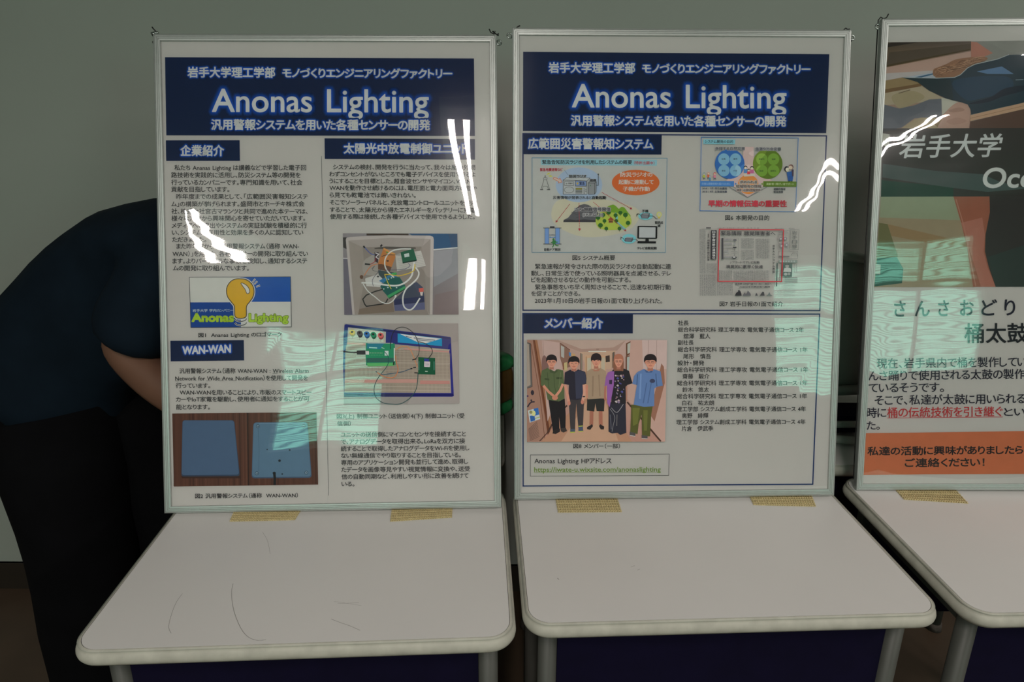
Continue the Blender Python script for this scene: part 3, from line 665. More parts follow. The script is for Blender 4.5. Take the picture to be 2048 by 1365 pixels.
p = Print(B2).at(1040, 510, 6.4)
for t, x0, x1, y, y2, h in [('図5 システム概要', 675, 1222, 69, 68, 64), ('緊急速報が発令された際の防災ラジオの自動起動に連', 197, 1940, 182, 182, 68), ('動し、日常生活で使っている照明器具を点滅させる、テレ', 145, 1940, 270, 270, 68), ('ビを起動させるなどの動作を可能にする。', 145, 1425, 354, 354, 68),
    ('緊急事態をいち早く周知させることで、迅速な初期行動', 197, 1937, 447, 447, 68), ('を促すことができる。', 145, 775, 530, 530, 66), ('2023年1月10日の岩手日報の1面で取り上げられた。', 192, 1825, 622, 624, 68)]:
    p.text(t, x0, y, x1, y2, h, BLK, 0.9)
p.at(1350, 270, 6.827).text('図6 本開発の目的', 695, 1162, 1298, 1164, 70, BLK, 1.0)
p.at(1380, 440, 7.379).text('図7 岩手日報の1面で紹介', 447, 1278, 1385, 1278, 74, BLK, 1.1)
p.at(1040, 670, 4.403).text('図8 メンバー（一部）', 472, 1006, 882, 1006, 42, BLK, 0.8)
p.text('Anonas Lighting HPアドレス', 128, 1137, 808, 1137, 40, BLK, 0.8, True)
p.at(1340, 625, 5.353)
L12 = '電気電子通信コース'
for t, x0, x1, y, y2 in [('社長', 93, 205, 142, 142), ('総合科学研究科 理工学専攻 '+L12+' 2年', 92, 1440, 213, 215), ('舘澤　藍人', 150, 437, 284, 284), ('副社長', 90, 258, 353, 353), ('総合科学研究科 理工学専攻 '+L12+' 1年', 90, 1480, 426, 428), ('尾形　慎吾', 147, 445, 500, 500), ('設計・開発', 87, 372, 572, 572),
    ('総合科学研究科 理工学専攻 '+L12+' 1年', 84, 1487, 644, 642), ('齋藤　駿介', 140, 427, 715, 714), ('総合科学研究科 理工学専攻 '+L12+' 1年', 81, 1480, 788, 784), ('鈴木　悠太', 138, 422, 859, 857), ('総合科学研究科 理工学専攻 '+L12+' 1年', 78, 1476, 930, 925), ('白石　祐太朗', 137, 477, 1001, 1000),
    ('理工学部 システム創成工学科 '+L12+' 4年', 76, 1463, 1068, 1064), ('奥野　緋輝', 132, 415, 1138, 1136), ('理工学部 システム創成工学科 '+L12+' 4年', 73, 1457, 1208, 1202), ('片倉　伊武季', 130, 468, 1278, 1274)]:
    p.text(t, x0, y, x1, y2, 54, BLK, 0.8)
p.build('body_text', B2.sheet, 'small black Japanese body text and member list')
p = Print(B2).at(1040, 670, 4.403)
p.line([(92, 1064), (1318, 1056), (1313, 1244), (92, 1252)], 4, (60, 60, 62), True)
p.text('https://iwate-u.wixsite.com/anonaslighting', 126, 1214, 1242, 1210, 42, (96, 124, 42), 0.8, True); p.line([(124, 1223), (1240, 1218)], 3, (96, 124, 42))
p.build('web_address', B2.sheet, 'green underlined web address in a thin black box')
# diagram 5
p = Print(B2).at(1040, 300, 6.203)
LB = (62, 120, 150)
p.rect(158, 100, 1826, 1268, (150, 150, 146)); p.line([(152, 95), (1832, 98), (1808, 1275), (150, 1272)], 6, LB, True)
p.poly([(262, 110), (1706, 118), (1704, 192), (262, 186)], (118, 158, 166))
p.text('緊急告知防災ラジオを利用したシステムの概要', 280, 172, 1393, 174, 52, (50, 54, 60), 1.2); p.text('（特許出願中）', 1420, 176, 1675, 178, 40, (170, 50, 60), 0.8)
p.poly([(450, 640), (740, 600), (1100, 620), (1480, 750), (1340, 1000), (800, 1080), (420, 900)], (160, 156, 138), True)
p.ell(735, 430, 290, 218, (134, 148, 164))
p.text('緊急地震速報など', 252, 262, 530, 260, 38, (160, 40, 56), 1.2)
p.line([(553, 245), (600, 310)], 4, (90, 100, 120))
D = (52, 52, 54)
p.poly([(315, 312), (326, 345), (304, 345)], (140, 140, 140)); p.line([(315, 312), (326, 345), (304, 345)], 4, D, True)
p.poly([(292, 345), (340, 345), (335, 368), (297, 368)], (150, 150, 148)); p.line([(292, 345), (340, 345), (335, 368), (297, 368)], 4, D, True)
p.line([(300, 368), (262, 490)], 5, D); p.line([(332, 368), (370, 490)], 5, D); p.line([(282, 450), (350, 450)], 4, D); p.line([(252, 492), (290, 492)], 8, D); p.line([(336, 492), (376, 492)], 8, D)
p.line([(288, 455), (276, 488)], 4, D); p.line([(345, 455), (354, 488)], 4, D)
p.poly([(330, 308), (352, 284), (384, 280), (360, 300)], (186, 178, 50)); p.poly([(352, 320), (384, 312), (408, 328), (378, 330)], (186, 178, 50))
AR = [(424, 336), (490, 362), (498, 348), (524, 398), (480, 408), (484, 392), (416, 356)]
p.poly(AR, (170, 150, 140)); p.line(AR, 6, (204, 100, 62), True)
p.poly([(538, 372), (585, 338), (872, 345), (832, 385)], (150, 152, 152)); p.line([(538, 372), (585, 338), (872, 345), (832, 385)], 4, D, True)
p.poly([(538, 372), (834, 382), (834, 548), (538, 546)], (148, 150, 150)); p.line([(538, 372), (834, 382), (834, 548), (538, 546)], 5, D, True)
p.poly([(834, 382), (872, 345), (872, 520), (834, 548)], (138, 140, 140)); p.line([(834, 382), (872, 345)], 4, D)
p.line([(556, 390), (668, 392), (668, 442), (556, 440)], 4, D, True); p.poly([(690, 380), (826, 384), (826, 448), (690, 446)], (110, 130, 166)); p.line([(690, 380), (826, 384), (826, 448), (690, 446)], 6, D, True)
p.poly([(700, 402), (734, 402), (717, 434)], (214, 150, 50)); p.text('緊急', 742, 432, 806, 432, 38, (40, 48, 80), 1)
p.line([(570, 415), (594, 415)], 3, D); p.line([(582, 405), (582, 428)], 3, D); p.text('受信中', 602, 422, 656, 422, 18, D, 0.5)
p.ell(612, 494, 62, 38, D, 32); p.ell(612, 494, 58, 34, (148, 150, 150), 32)
p.rect(692, 468, 776, 540, (120, 122, 122)); p.rect(694, 470, 776, 490, (130, 124, 50)); p.line([(692, 512), (776, 512)], 4, D)
for x, y in ((800, 478), (800, 498), (800, 518), (800, 536), (820, 488), (820, 510)): p.ell(x, y, 7, 7, D, 10); p.ell(x, y, 4, 4, (148, 150, 150), 10)
p.poly([(850, 408), (872, 390), (952, 394), (948, 520), (930, 546), (850, 548)], (122, 124, 126)); p.line([(850, 408), (930, 410), (930, 546), (850, 548)], 5, D, True); p.line([(850, 408), (872, 390), (952, 394), (930, 410)], 5, D); p.line([(952, 394), (948, 520), (930, 546)], 5, D)
p.line([(946, 436), (974, 438), (976, 304)], 7, D); p.ell(975, 300, 9, 9, D, 10); p.ell(880, 440, 5, 7, (40, 110, 60), 8)
p.text('防災ラジオ', 612, 345, 828, 343, 38, (60, 62, 66), 1, glow=[(0.9, (150, 152, 154))]); p.text('親機', 872, 392, 948, 392, 34, (60, 62, 66), 0.8, glow=[(0.9, (150, 152, 154))])
p.text('災害情報が発表されると', 412, 608, 892, 610, 40, (56, 58, 62), 0.9); p.text('自動起動', 900, 610, 1072, 610, 40, (40, 42, 46), 1.6)
p.ell(1440, 402, 296, 158, (206, 96, 44), 44)
for t, x0, x1, y in (('防災ラジオの', 1250, 1648, 332), ('起動に連動して', 1228, 1662, 424), ('子機が作動', 1282, 1614, 510)): p.text(t, x0, y, x1, y, 58, (182, 176, 166), 1.5)
HILL = [(540, 895), (545, 868), (600, 840), (690, 730), (745, 684), (800, 670), (850, 680), (930, 730), (990, 800), (1040, 850), (1040, 895)]
p.poly(HILL, (88, 88, 92)); p.poly([(540, 895), (545, 868), (620, 862), (700, 872), (800, 860), (900, 870), (960, 866), (960, 895)], (64, 64, 68)); p.line([(640, 770), (700, 800), (760, 790)], 5, (76, 76, 80)); p.line([(700, 840), (800, 820), (850, 840)], 5, (74, 74, 78))
p.poly([(1040, 770), (1080, 710), (1130, 685), (1165, 678), (1200, 700), (1230, 728), (1262, 706), (1300, 715), (1340, 770), (1370, 830), (1200, 850), (1040, 830)], (110, 150, 40), True)
p.poly([(944, 900), (950, 830), (1000, 775), (1080, 768), (1200, 780), (1330, 790), (1372, 830), (1388, 880), (1372, 930), (1300, 975), (1180, 992), (1060, 990), (980, 965)], (156, 170, 66), True)
p.poly([(1182, 786), (1200, 782), (1218, 830), (1216, 880), (1250, 920), (1300, 960), (1320, 985), (1270, 984), (1240, 940), (1196, 890), (1188, 840)], (100, 164, 196), True)
for x, y, r in ((972, 840, 28), (1034, 805, 28), (1052, 880, 24), (1002, 935, 30), (1104, 775, 28), (1190, 810, 26), (1198, 880, 24), (1250, 778, 26), (1312, 805, 30), (1344, 905, 28), (1074, 975, 24), (1238, 975, 24)):
    p.line([(x, y+r*0.6), (x, y+r*1.5)], 6, (70, 50, 34)); p.ell(x, y, r, r*0.95, (46, 98, 42), 16)
p.poly([(1096, 862), (1130, 832), (1166, 860), (1160, 870), (1102, 872)], (150, 70, 50)); p.poly([(1102, 870), (1160, 870), (1158, 906), (1104, 906)], (150, 106, 60)); p.rect(1114, 880, 1128, 896, (60, 40, 34)); p.rect(1138, 880, 1150, 896, (60, 40, 34))
RD = (160, 50, 62)
def arrow(a, b, n, w=9, hs=26):
    p.dash(a, b, w, RD, n); a, b = np.array(a, float), np.array(b, float); d = (b-a)/np.linalg.norm(b-a); q = np.array([-d[1], d[0]])
    p.poly([b, b-d*hs+q*hs*0.6, b-d*hs-q*hs*0.6], RD)
arrow((618, 672), (444, 900), 14); arrow((734, 658), (742, 1006), 18, 8, 30); arrow((914, 645), (1322, 1008), 26); arrow((1020, 526), (1396, 734), 24)
p.text('LoRa無線信号発信', 684, 758, 1126, 758, 46, (62, 64, 68), 1, glow=[(1.1, (150, 150, 150))]); p.text('(1Km以上)', 778, 822, 1032, 822, 44, (62, 64, 68), 1, glow=[(1.1, (150, 150, 150))])
p.line([(290, 968), (516, 968)], 7, D); p.line([(290, 1168), (516, 1168)], 7, D); p.rect(374, 948, 430, 970, D)
for x0, x1 in ((310, 360), (442, 494)): p.rect(x0, 972, x1, 1164, (88, 122, 172)); p.line([(x0, 972), (x0, 1164)], 4, (60, 80, 110)); p.line([(x1, 972), (x1, 1164)], 4, (60, 80, 110))
p.text('OPEN', 368, 1064, 436, 1064, 16, (80, 92, 110), 0.3, True); p.line([(372, 1084), (438, 1084)], 7, (50, 110, 170)); p.poly([(364, 1084), (382, 1074), (382, 1094)], (50, 110, 170)); p.poly([(446, 1084), (428, 1074), (428, 1094)], (50, 110, 170))
GN = (44, 106, 54)
p.ell(417, 1110, 13, 14, GN, 14); p.poly([(405, 1124), (440, 1122), (450, 1150), (430, 1172), (405, 1160)], GN); p.line([(415, 1130), (398, 1150), (384, 1146)], 9, GN); p.line([(438, 1128), (456, 1148), (474, 1142)], 9, GN); p.line([(438, 1164), (448, 1186), (480, 1190)], 12, GN); p.line([(415, 1160), (420, 1180), (404, 1210)], 12, GN)
p.text('自動ドア開放', 302, 1253, 506, 1253, 34, D, 0.8)
SB = (106, 164, 188)
p.ell(1562, 820, 92, 48, SB, 26); p.poly([(1510, 802), (1534, 782), (1614, 788), (1596, 806)], (128, 130, 134)); p.poly([(1510, 802), (1596, 806), (1592, 848), (1510, 846)], (110, 112, 118)); p.poly([(1596, 806), (1614, 788), (1614, 826), (1592, 848)], (92, 94, 100)); p.line([(1510, 802), (1596, 806), (1592, 848), (1510, 846)], 4, D, True); p.line([(1596, 806), (1614, 788), (1534, 782), (1510, 802)], 4, D)
p.line([(1510, 830), (1490, 800), (1462, 792), (1448, 824)], 6, D, False, True); p.line([(1448, 800), (1470, 796)], 8, D); p.line([(1614, 818), (1660, 822), (1690, 850), (1712, 856)], 6, D, False, True)
p.text('子機', 1516, 776, 1596, 776, 36, D, 0.9); p.ell(1730, 800, 32, 34, (196, 180, 90), 20); p.ell(1730, 800, 22, 24, (160, 158, 140), 20); p.rect(1718, 830, 1742, 850, (180, 160, 70)); p.text('照明点', 1678, 918, 1778, 918, 34, D, 0.8); p.text('滅', 1712, 956, 1746, 956, 34, D, 0.8)
p.ell(1355, 1103, 90, 60, SB, 26); p.poly([(1306, 1098), (1330, 1078), (1408, 1084), (1392, 1102)], (128, 130, 134)); p.poly([(1306, 1098), (1392, 1102), (1388, 1140), (1308, 1134)], (104, 106, 114)); p.poly([(1392, 1102), (1408, 1084), (1406, 1118), (1388, 1140)], (88, 90, 98)); p.line([(1306, 1098), (1392, 1102), (1388, 1140), (1308, 1134)], 4, D, True)
p.line([(1306, 1128), (1284, 1100), (1262, 1086), (1250, 1112)], 6, D, False, True); p.line([(1250, 1080), (1268, 1092)], 9, D); p.line([(1406, 1108), (1440, 1108), (1462, 1128)], 6, D, False, True)
p.poly(rquad([(1462, 940), (1708, 944), (1706, 1102), (1458, 1100)], 0.08), (32, 34, 36)); p.poly([(1482, 956), (1686, 960), (1684, 1090), (1480, 1088)], (150, 152, 152)); p.poly([(1560, 1100), (1600, 1100), (1602, 1132), (1558, 1132)], (32, 34, 36)); p.poly([(1466, 1130), (1692, 1134), (1690, 1160), (1458, 1158)], (32, 34, 36))
p.text('テレビ自動起動', 1458, 1236, 1700, 1236, 34, D, 1)
p.build('radio_diagram', B2.sheet, 'printed diagram of a disaster radio linked to doors, lamps and a television')
# diagram 6
p = Print(B2).at(1350, 270, 6.827)
p.line([(366, 26), (1690, 36), (1654, 1046), (346, 1034)], 8, (54, 108, 168), True)
p.poly([(392, 56), (828, 58), (824, 124), (392, 120)], (112, 160, 172)); p.text('システム開発の目的', 412, 106, 800, 108, 40, (50, 54, 64), 0.8)
p.poly([(940, 158), (1080, 158), (1090, 420), (1330, 620), (1000, 850), (700, 620), (930, 420)], (166, 146, 142))
p.line([(742, 706), (995, 850), (1262, 708)], 7, (112, 110, 114))
for cx, cy, c, c2 in ((753, 392, (50, 104, 168), (110, 150, 196)), (1272, 392, (92, 118, 32), (112, 148, 50))):
    p.ell(cx, cy, 203, 205, c, 44)
    for dx in (-80, 80):
        for dy in (-64, 92): p.ell(cx+dx, cy+dy, 78, 80, c2, 30)
for t, x, y in (('台風', 642, 336), ('豪雨', 804, 336), ('津波', 642, 498), ('大雪', 800, 498), ('高齢化', 1152, 338), ('過疎', 1326, 340), ('独居', 1160, 500), ('国際化', 1310, 500)): p.text(t, x, y, x+26*len(t), y, 24, (56, 74, 100) if x < 1000 else (60, 84, 44), 0.3)
p.text('多発する自然災害', 556, 206, 958, 206, 46, (74, 76, 82), 0.8, glow=[(0.8, (140, 142, 142))]); p.text('急激な社会変容', 1106, 210, 1452, 210, 44, (74, 76, 82), 0.8, glow=[(0.8, (140, 142, 142))])
p.ell(1005, 672, 140, 132, (216, 112, 48), 36)
p.poly([(348, 625), (812, 628), (810, 700), (346, 700)], (54, 106, 168)); p.poly([(822, 645), (848, 665), (822, 684)], (54, 106, 168)); p.text('的確な避難情報を届けるために', 372, 680, 764, 680, 32, (110, 140, 176), 0.3)
p.poly([(1212, 628), (1668, 634), (1664, 706), (1208, 702)], (92, 120, 36)); p.poly([(1204, 648), (1178, 666), (1202, 686)], (92, 120, 36)); p.text('高齢者・障がい者サポート', 1254, 682, 1632, 684, 32, (160, 172, 130), 0.4)
p.text('求められる', 888, 662, 1128, 662, 42, (96, 84, 80), 1, glow=[(1.2, (176, 166, 158))]); p.text('地域特有の情報', 836, 722, 1184, 722, 46, (96, 84, 80), 1, glow=[(1.2, (176, 166, 158))]); p.text('確実・迅速な情報提供', 846, 770, 1170, 770, 36, (96, 84, 80), 0.6, glow=[(1.0, (172, 160, 154))])
p.text('2018 / 7月 西日本豪雨', 378, 742, 716, 744, 30, (60, 66, 80), 0.7); p.text('2018 / 9月 北海道地震', 378, 786, 714, 788, 30, (60, 66, 80), 0.7); p.text('避難所情報', 1354, 752, 1514, 752, 32, (70, 72, 78), 0.7); p.text('緊急情報', 1354, 792, 1482, 792, 32, (70, 72, 78), 0.7)
p.text('早期の情報伝達の重要性', 462, 976, 1530, 978, 86, (178, 46, 62), 3.2)
def tiny(x, y, s, shirt, hair, legs, skin=(190, 150, 130)):
    p.line([(x-4*s, y+22*s), (x-8*s, y+44*s)], 5*s, legs); p.line([(x+4*s, y+22*s), (x+10*s, y+42*s)], 5*s, legs); p.poly([(x-9*s, y), (x+9*s, y), (x+10*s, y+26*s), (x-10*s, y+26*s)], shirt)
    p.line([(x-9*s, y+4*s), (x-18*s, y+16*s)], 4*s, shirt); p.ell(x, y-12*s, 12*s, 12*s, hair, 14); p.ell(x, y-9*s, 9*s, 8*s, skin, 14)
tiny(402, 545, 1.4, (150, 160, 50), (60, 130, 140), (40, 60, 80)); tiny(462, 540, 1.4, (190, 80, 50), (170, 120, 100), (50, 50, 60)); tiny(482, 580, 1.1, (60, 130, 160), (50, 110, 150), (50, 80, 130)); tiny(548, 545, 1.5, (200, 100, 120), (190, 50, 56), (50, 60, 90))
p.poly([(940, 540), (948, 526), (1090, 522), (1098, 560), (950, 566)], (156, 152, 140))
for x, y, r, c in ((968, 440, 24, (66, 110, 160)), (1010, 478, 18, (190, 50, 60)), (1056, 446, 24, (160, 80, 120))):
    p.poly([(x-r, y+r*0.8), (x+r, y+r*0.8), (x+r*1.1, y+r*3.2), (x-r*1.1, y+r*3.2)], c); p.ell(x, y, r, r, (38, 36, 42), 18); p.ell(x, y+r*0.35, r*0.8, r*0.7, (196, 156, 140), 16)
p.poly([(1530, 508), (1600, 490), (1626, 520), (1612, 625), (1552, 628)], (40, 92, 156)); p.ell(1528, 462, 31, 38, (38, 38, 44), 18); p.ell(1540, 470, 25, 28, (196, 160, 142), 18); p.ell(1590, 434, 34, 36, (112, 84, 78), 18); p.ell(1584, 444, 27, 26, (190, 152, 136), 18); p.poly([(1596, 470), (1626, 468), (1624, 560), (1604, 566)], (70, 56, 80))
p.line([(1568, 560), (1566, 626)], 22, (36, 84, 150)); p.line([(1592, 560), (1596, 626)], 22, (36, 84, 150)); p.line([(1548, 628), (1576, 628)], 9, (40, 44, 60)); p.line([(1584, 628), (1610, 628)], 9, (40, 44, 60))
p.build('purpose_diagram', B2.sheet, 'printed diagram with blue, green and orange circles')
# newspaper
p = Print(B2).at(1380, 440, 7.379)
NT = (96, 96, 98); ND = (58, 58, 62)
def columns(x0, y0, x1, y1, step, col=NT, w=5.5):
    x = x0
    while x < x1:
        y = y0
        while y < y1:
            l = random.randint(14, 46); p.line([(x, y), (x+random.uniform(-0.4, 0.4), min(y+l, y1))], w*random.uniform(0.6, 1.0), col); y += l+random.randint(4, 9)
        x += step
random.seed(11)
columns(152, 135, 232, 790, 14.5); columns(152, 806, 390, 1118, 15); columns(250, 640, 390, 790, 15); columns(760, 270, 935, 420, 15.5); columns(760, 440, 935, 588, 15.5); columns(975, 275, 1165, 570, 15.5); columns(428, 745, 625, 885, 15.5); columns(645, 745, 900, 890, 15.5); columns(905, 745, 1165, 890, 15.5); columns(410, 925, 630, 1112, 16)
p.poly([(306, 153), (388, 153), (380, 583), (298, 583)], (48, 48, 52))
for i, ch in enumerate('日米宇宙分野の連携強化'): p.text(ch, 322, 196+i*38.2, 366, 196+i*38.2, 33, (160, 160, 158), 0.8)
for i, ch in enumerate('月面着陸へ協力加速'): p.text(ch, 246, 320+i*35.5, 280, 320+i*35.5, 28, ND, 0.6)
p.line([(262, 205), (262, 262)], 9, ND)
p.text('緊急情報', 452, 228, 755, 230, 62, ND, 1.0); p.text('聴覚障害者へ', 790, 230, 1250, 232, 62, ND, 1.0)
p.rect(458, 270, 484, 583, (60, 60, 64)); p.line([(490, 270), (705, 272), (703, 583), (486, 583)], 2.5, NT, True)
for y, t in ((284, 0), (300, 0), (345, 0), (362, 0), (405, 0), (455, 1), (470, 1), (540, 0), (556, 0)): p.line([(500, y), (560 if t else 612, y)], 9, (120, 120, 122))
p.ell(655, 298, 26, 18, (90, 90, 92), 16); p.ell(652, 352, 14, 18, (120, 120, 122), 14); p.rect(626, 398, 678, 416, (50, 50, 54)); p.line([(652, 318), (652, 336)], 5, ND); p.line([(652, 416), (652, 460)], 5, ND); p.line([(540, 450), (540, 432), (652, 432)], 4, NT); p.line([(600, 468), (688, 466), (686, 494), (600, 496)], 3, NT, True); p.line([(652, 500), (650, 530)], 5, ND); p.ell(645, 554, 34, 22, (56, 56, 60), 18); p.ell(643, 548, 22, 12, (146, 146, 144), 18); p.line([(500, 494), (575, 494)], 8, (130, 130, 132))
p.text('Ｊアラートでテレビ起動', 578, 643, 1018, 643, 34, ND, 0.6); p.text('視覚的に素早く伝達', 525, 716, 1066, 718, 52, ND, 1.1)
for i, ch in enumerate('岩手大のシステム実証'): p.text(ch, 1208, 400+i*42, 1242, 400+i*42, 32, ND, 0.8)
p.line([(1276, 636), (1268, 980)], 13, (40, 70, 66)); p.line([(1290, 140), (1290, 430)], 2.5, NT); p.line([(394, 600), (394, 1118)], 2.5, NT)
for y in (165, 190, 215, 340, 360, 420): p.line([(1300, y), (1360, y)], 7, (112, 112, 114)); p.line([(1372, y-4), (1440, y-4)], 7, (120, 120, 122))
for x, y in ((1330, 280), (1395, 275), (1415, 370), (1340, 385)): p.ell(x, y, 24, 26, (100, 100, 104), 14); p.ell(x, y, 14, 15, (140, 140, 140), 14)
p.line([(1472, 142), (1600, 146), (1588, 440), (1464, 438)], 4, NT, True)
for i, ch in enumerate('岩手日報'): p.text(ch, 1496, 218+i*66, 1568, 218+i*66, 54, (84, 88, 88), 0.4)
p.line([(1296, 462), (1580, 466), (1578, 566), (1294, 562)], 3, NT, True); p.line([(1300, 535), (1455, 538)], 16, (90, 92, 92)); p.line([(1480, 520), (1500, 490), (1560, 488), (1578, 540)], 5, NT)
p.poly([(1300, 592), (1574, 592), (1572, 634), (1298, 630)], (106, 118, 112))
for k in range(6): p.line([(1316+k*40, 612), (1338+k*40, 612)], 24, (132, 140, 136))
p.poly([(1366, 642), (1498, 645), (1492, 838), (1352, 834)], (74, 96, 90)); p.ell(1422, 678, 27, 32, (126, 130, 124), 18); p.poly([(1380, 712), (1410, 706), (1450, 706), (1480, 720), (1480, 770), (1366, 766)], (146, 154, 148)); p.ell(1400, 800, 26, 22, (130, 140, 134), 14); p.ell(1450, 796, 20, 20, (120, 130, 124), 14); p.line([(1395, 660), (1450, 660)], 10, (60, 70, 68))
for y in (856, 886, 915): p.line([(1300, y), (1350, y)], 10, (96, 104, 100)); p.line([(1385, y), (1572, y)], 10, (96, 104, 100))
for k, i in enumerate((1560, 1530)): columns(i, 655, i+6, 780, 12)
p.text('新世界 ほかまで鮮やか 市に一本化へ', 660, 962, 1190, 960, 30, ND, 0.5); p.text('大谷日本代表決定へ期待', 720, 1000, 1170, 998, 22, (72, 72, 76), 1.0)
for pts, c in (([(652, 1118), (668, 1080), (695, 1060), (712, 1036), (732, 1048), (748, 1085), (752, 1118)], (44, 44, 48)), ([(768, 1118), (792, 1070), (810, 1090), (830, 1080), (842, 1042), (860, 1060), (884, 1090), (888, 1118)], (84, 84, 88)), ([(950, 1118), (965, 1076), (980, 1090), (990, 1118)], (70, 70, 74)), ([(1020, 1118), (1040, 1085), (1062, 1056), (1082, 1066), (1090, 1118)], (60, 62, 64)), ([(1115, 1118), (1140, 1100), (1160, 1064), (1175, 1100), (1210, 1118)], (90, 100, 98))): p.poly(pts, c)
p.ell(712, 1048, 15, 15, (58, 58, 62), 12); p.line([(150, 122), (1600, 126)], 1.5, (130, 130, 130)); p.text('2023年（令和5年）1月10日　岩 手 日 報', 400, 128, 1010, 130, 16, NT, 0.1); p.rect(230, 112, 300, 128, ND); p.text('昭和13年創刊', 1240, 132, 1370, 132, 14, NT, 0.1); p.text('第27000号', 1445, 132, 1530, 132, 14, NT, 0.1)
for x0, x1 in ((1290, 1350), (1365, 1560)):
    for y in range(948, 1112, 18): p.line([(x0, y), (x1-random.randint(0, 60), y+2)], 3, (116, 124, 120))
p.line([(424, 140), (1368, 148), (1340, 910), (404, 906)], 15, (178, 48, 56), True)
p.build('newspaper_page', B2.sheet, 'printed newspaper page with an article outlined in red')
# group portrait
p = Print(B2).at(1040, 670, 4.403)
p.grad([(62, 45), (1290, 45), (1272, 938), (60, 940)], [(146, 116, 104), (156, 132, 124), (150, 108, 94), (150, 106, 92)])
p.poly([(190, 45), (930, 45), (850, 140), (530, 150), (450, 120)], (140, 112, 100)); p.poly([(330, 45), (930, 45), (820, 110), (540, 125)], (150, 128, 116))
p.poly([(520, 150), (840, 138), (800, 300), (590, 300)], (158, 128, 106)); p.line([(600, 146), (756, 146)], 7, (176, 164, 152)); p.line([(668, 126), (692, 126)], 4, (96, 72, 62))
p.poly([(570, 180), (750, 180), (760, 560), (560, 560)], (166, 130, 100)); p.poly([(590, 205), (625, 200), (625, 330), (590, 330)], (150, 140, 120)); p.poly([(712, 200), (745, 200), (745, 320), (712, 320)], (150, 138, 118)); p.poly([(630, 210), (700, 210), (700, 420), (630, 420)], (170, 142, 116))
p.poly([(550, 560), (770, 560), (980, 938), (180, 940)], (150, 108, 84)); p.poly([(600, 560), (740, 560), (860, 930), (360, 938)], (158, 122, 98))
p.poly([(62, 45), (120, 45), (245, 850), (190, 935), (60, 938)], (134, 98, 82)); p.poly([(112, 45), (130, 45), (262, 850), (242, 880)], (92, 50, 32)); p.poly([(130, 45), (150, 45), (280, 820), (262, 850)], (136, 90, 62)); p.line([(96, 80), (178, 560), (215, 910)], 5, (104, 64, 46)); p.line([(120, 48), (230, 780)], 7, (110, 66, 44)); p.line([(170, 935), (240, 860)], 8, (70, 44, 34))
p.poly([(62, 64), (90, 74), (106, 452), (62, 470)], (86, 82, 78)); p.poly([(62, 76), (76, 82), (92, 440), (62, 456)], (132, 120, 108)); p.line([(64, 70), (92, 78), (106, 455), (64, 470)], 4, (60, 50, 46))
p.ell(108, 508, 15, 22, (46, 40, 48), 14); p.ell(66, 538, 8, 9, (70, 50, 80), 10); p.line([(64, 636), (82, 606), (100, 590), (128, 588)], 12, (44, 40, 50)); p.ell(98, 576, 8, 9, (46, 42, 50), 10)
p.poly([(68, 665), (158, 640), (176, 740), (84, 772)], (150, 156, 156)); p.poly([(118, 650), (158, 640), (168, 700), (126, 712)], (40, 92, 160)); p.poly([(84, 712), (126, 706), (132, 752), (92, 764)], (36, 84, 150)); p.ell(118, 690, 18, 24, (176, 170, 110), 16); p.ell(94, 680, 14, 14, (120, 118, 74), 12); p.line([(130, 735), (172, 722)], 7, (140, 150, 60))
for k in range(11): p.line([(72+k*1.5, 830+k*10), (150+k*2, 762+k*13)], 4, (86, 66, 58))
p.poly([(190, 45), (360, 70), (380, 560), (290, 640), (240, 760)], (154, 128, 120)); p.line([(200, 48), (210, 200)], 3, (130, 100, 92))
p.poly([(190, 230), (215, 180), (250, 260), (240, 420), (200, 400)], (110, 80, 74), True)
p.poly([(348, 68), (436, 130), (440, 280), (380, 300), (350, 200)], (116, 84, 70)); p.poly([(358, 92), (388, 108), (386, 205), (360, 190)], (138, 136, 130)); p.line([(352, 72), (438, 132)], 5, (88, 58, 46)); p.poly([(428, 150), (446, 158), (446, 190), (430, 184)], (60, 110, 160)); p.poly([(450, 160), (484, 168), (484, 200), (450, 190)], (164, 128, 84)); p.poly([(384, 246), (412, 240), (414, 310), (386, 314)], (156, 140, 96)); p.poly([(375, 240), (384, 246), (386, 314), (376, 300)], (110, 60, 46))
p.poly([(528, 158), (548, 168), (548, 300), (530, 330)], (112, 100, 88)); p.line([(530, 160), (530, 330)], 5, (90, 66, 54)); p.line([(580, 190), (580, 380)], 4, (110, 84, 66))
p.poly([(750, 186), (786, 178), (788, 236), (752, 240)], (58, 48, 44)); p.poly([(806, 160), (834, 145), (832, 290), (806, 290)], (120, 92, 74)); p.line([(820, 150), (818, 230)], 8, (70, 70, 66))
p.poly([(930, 75), (988, 45), (982, 160), (930, 190)], (92, 58, 42)); p.poly([(942, 80), (984, 58), (978, 152), (942, 166)], (140, 142, 132)); p.poly([(926, 190), (982, 172), (966, 330), (926, 330)], (100, 64, 48)); p.poly([(938, 196), (972, 186), (962, 320), (938, 310)], (132, 140, 134)); p.poly([(970, 45), (1290, 45), (1272, 938), (1240, 934), (940, 560)], (156, 124, 112))
p.poly([(1070, 45), (1290, 45), (1286, 300), (1080, 300)], (158, 136, 130)); p.line([(1128, 46), (1118, 300)], 3, (130, 100, 92)); p.line([(1200, 46), (1196, 400)], 3, (132, 104, 96)); p.poly([(1240, 250), (1262, 280), (1270, 420), (1180, 760), (1140, 700), (1200, 430)], (128, 86, 68)); p.line([(940, 590), (1235, 935)], 14, (66, 44, 36)); p.line([(412, 620), (330, 700), (240, 860)], 14, (66, 44, 36))
SK = (176, 118, 96); SK2 = (150, 92, 74)
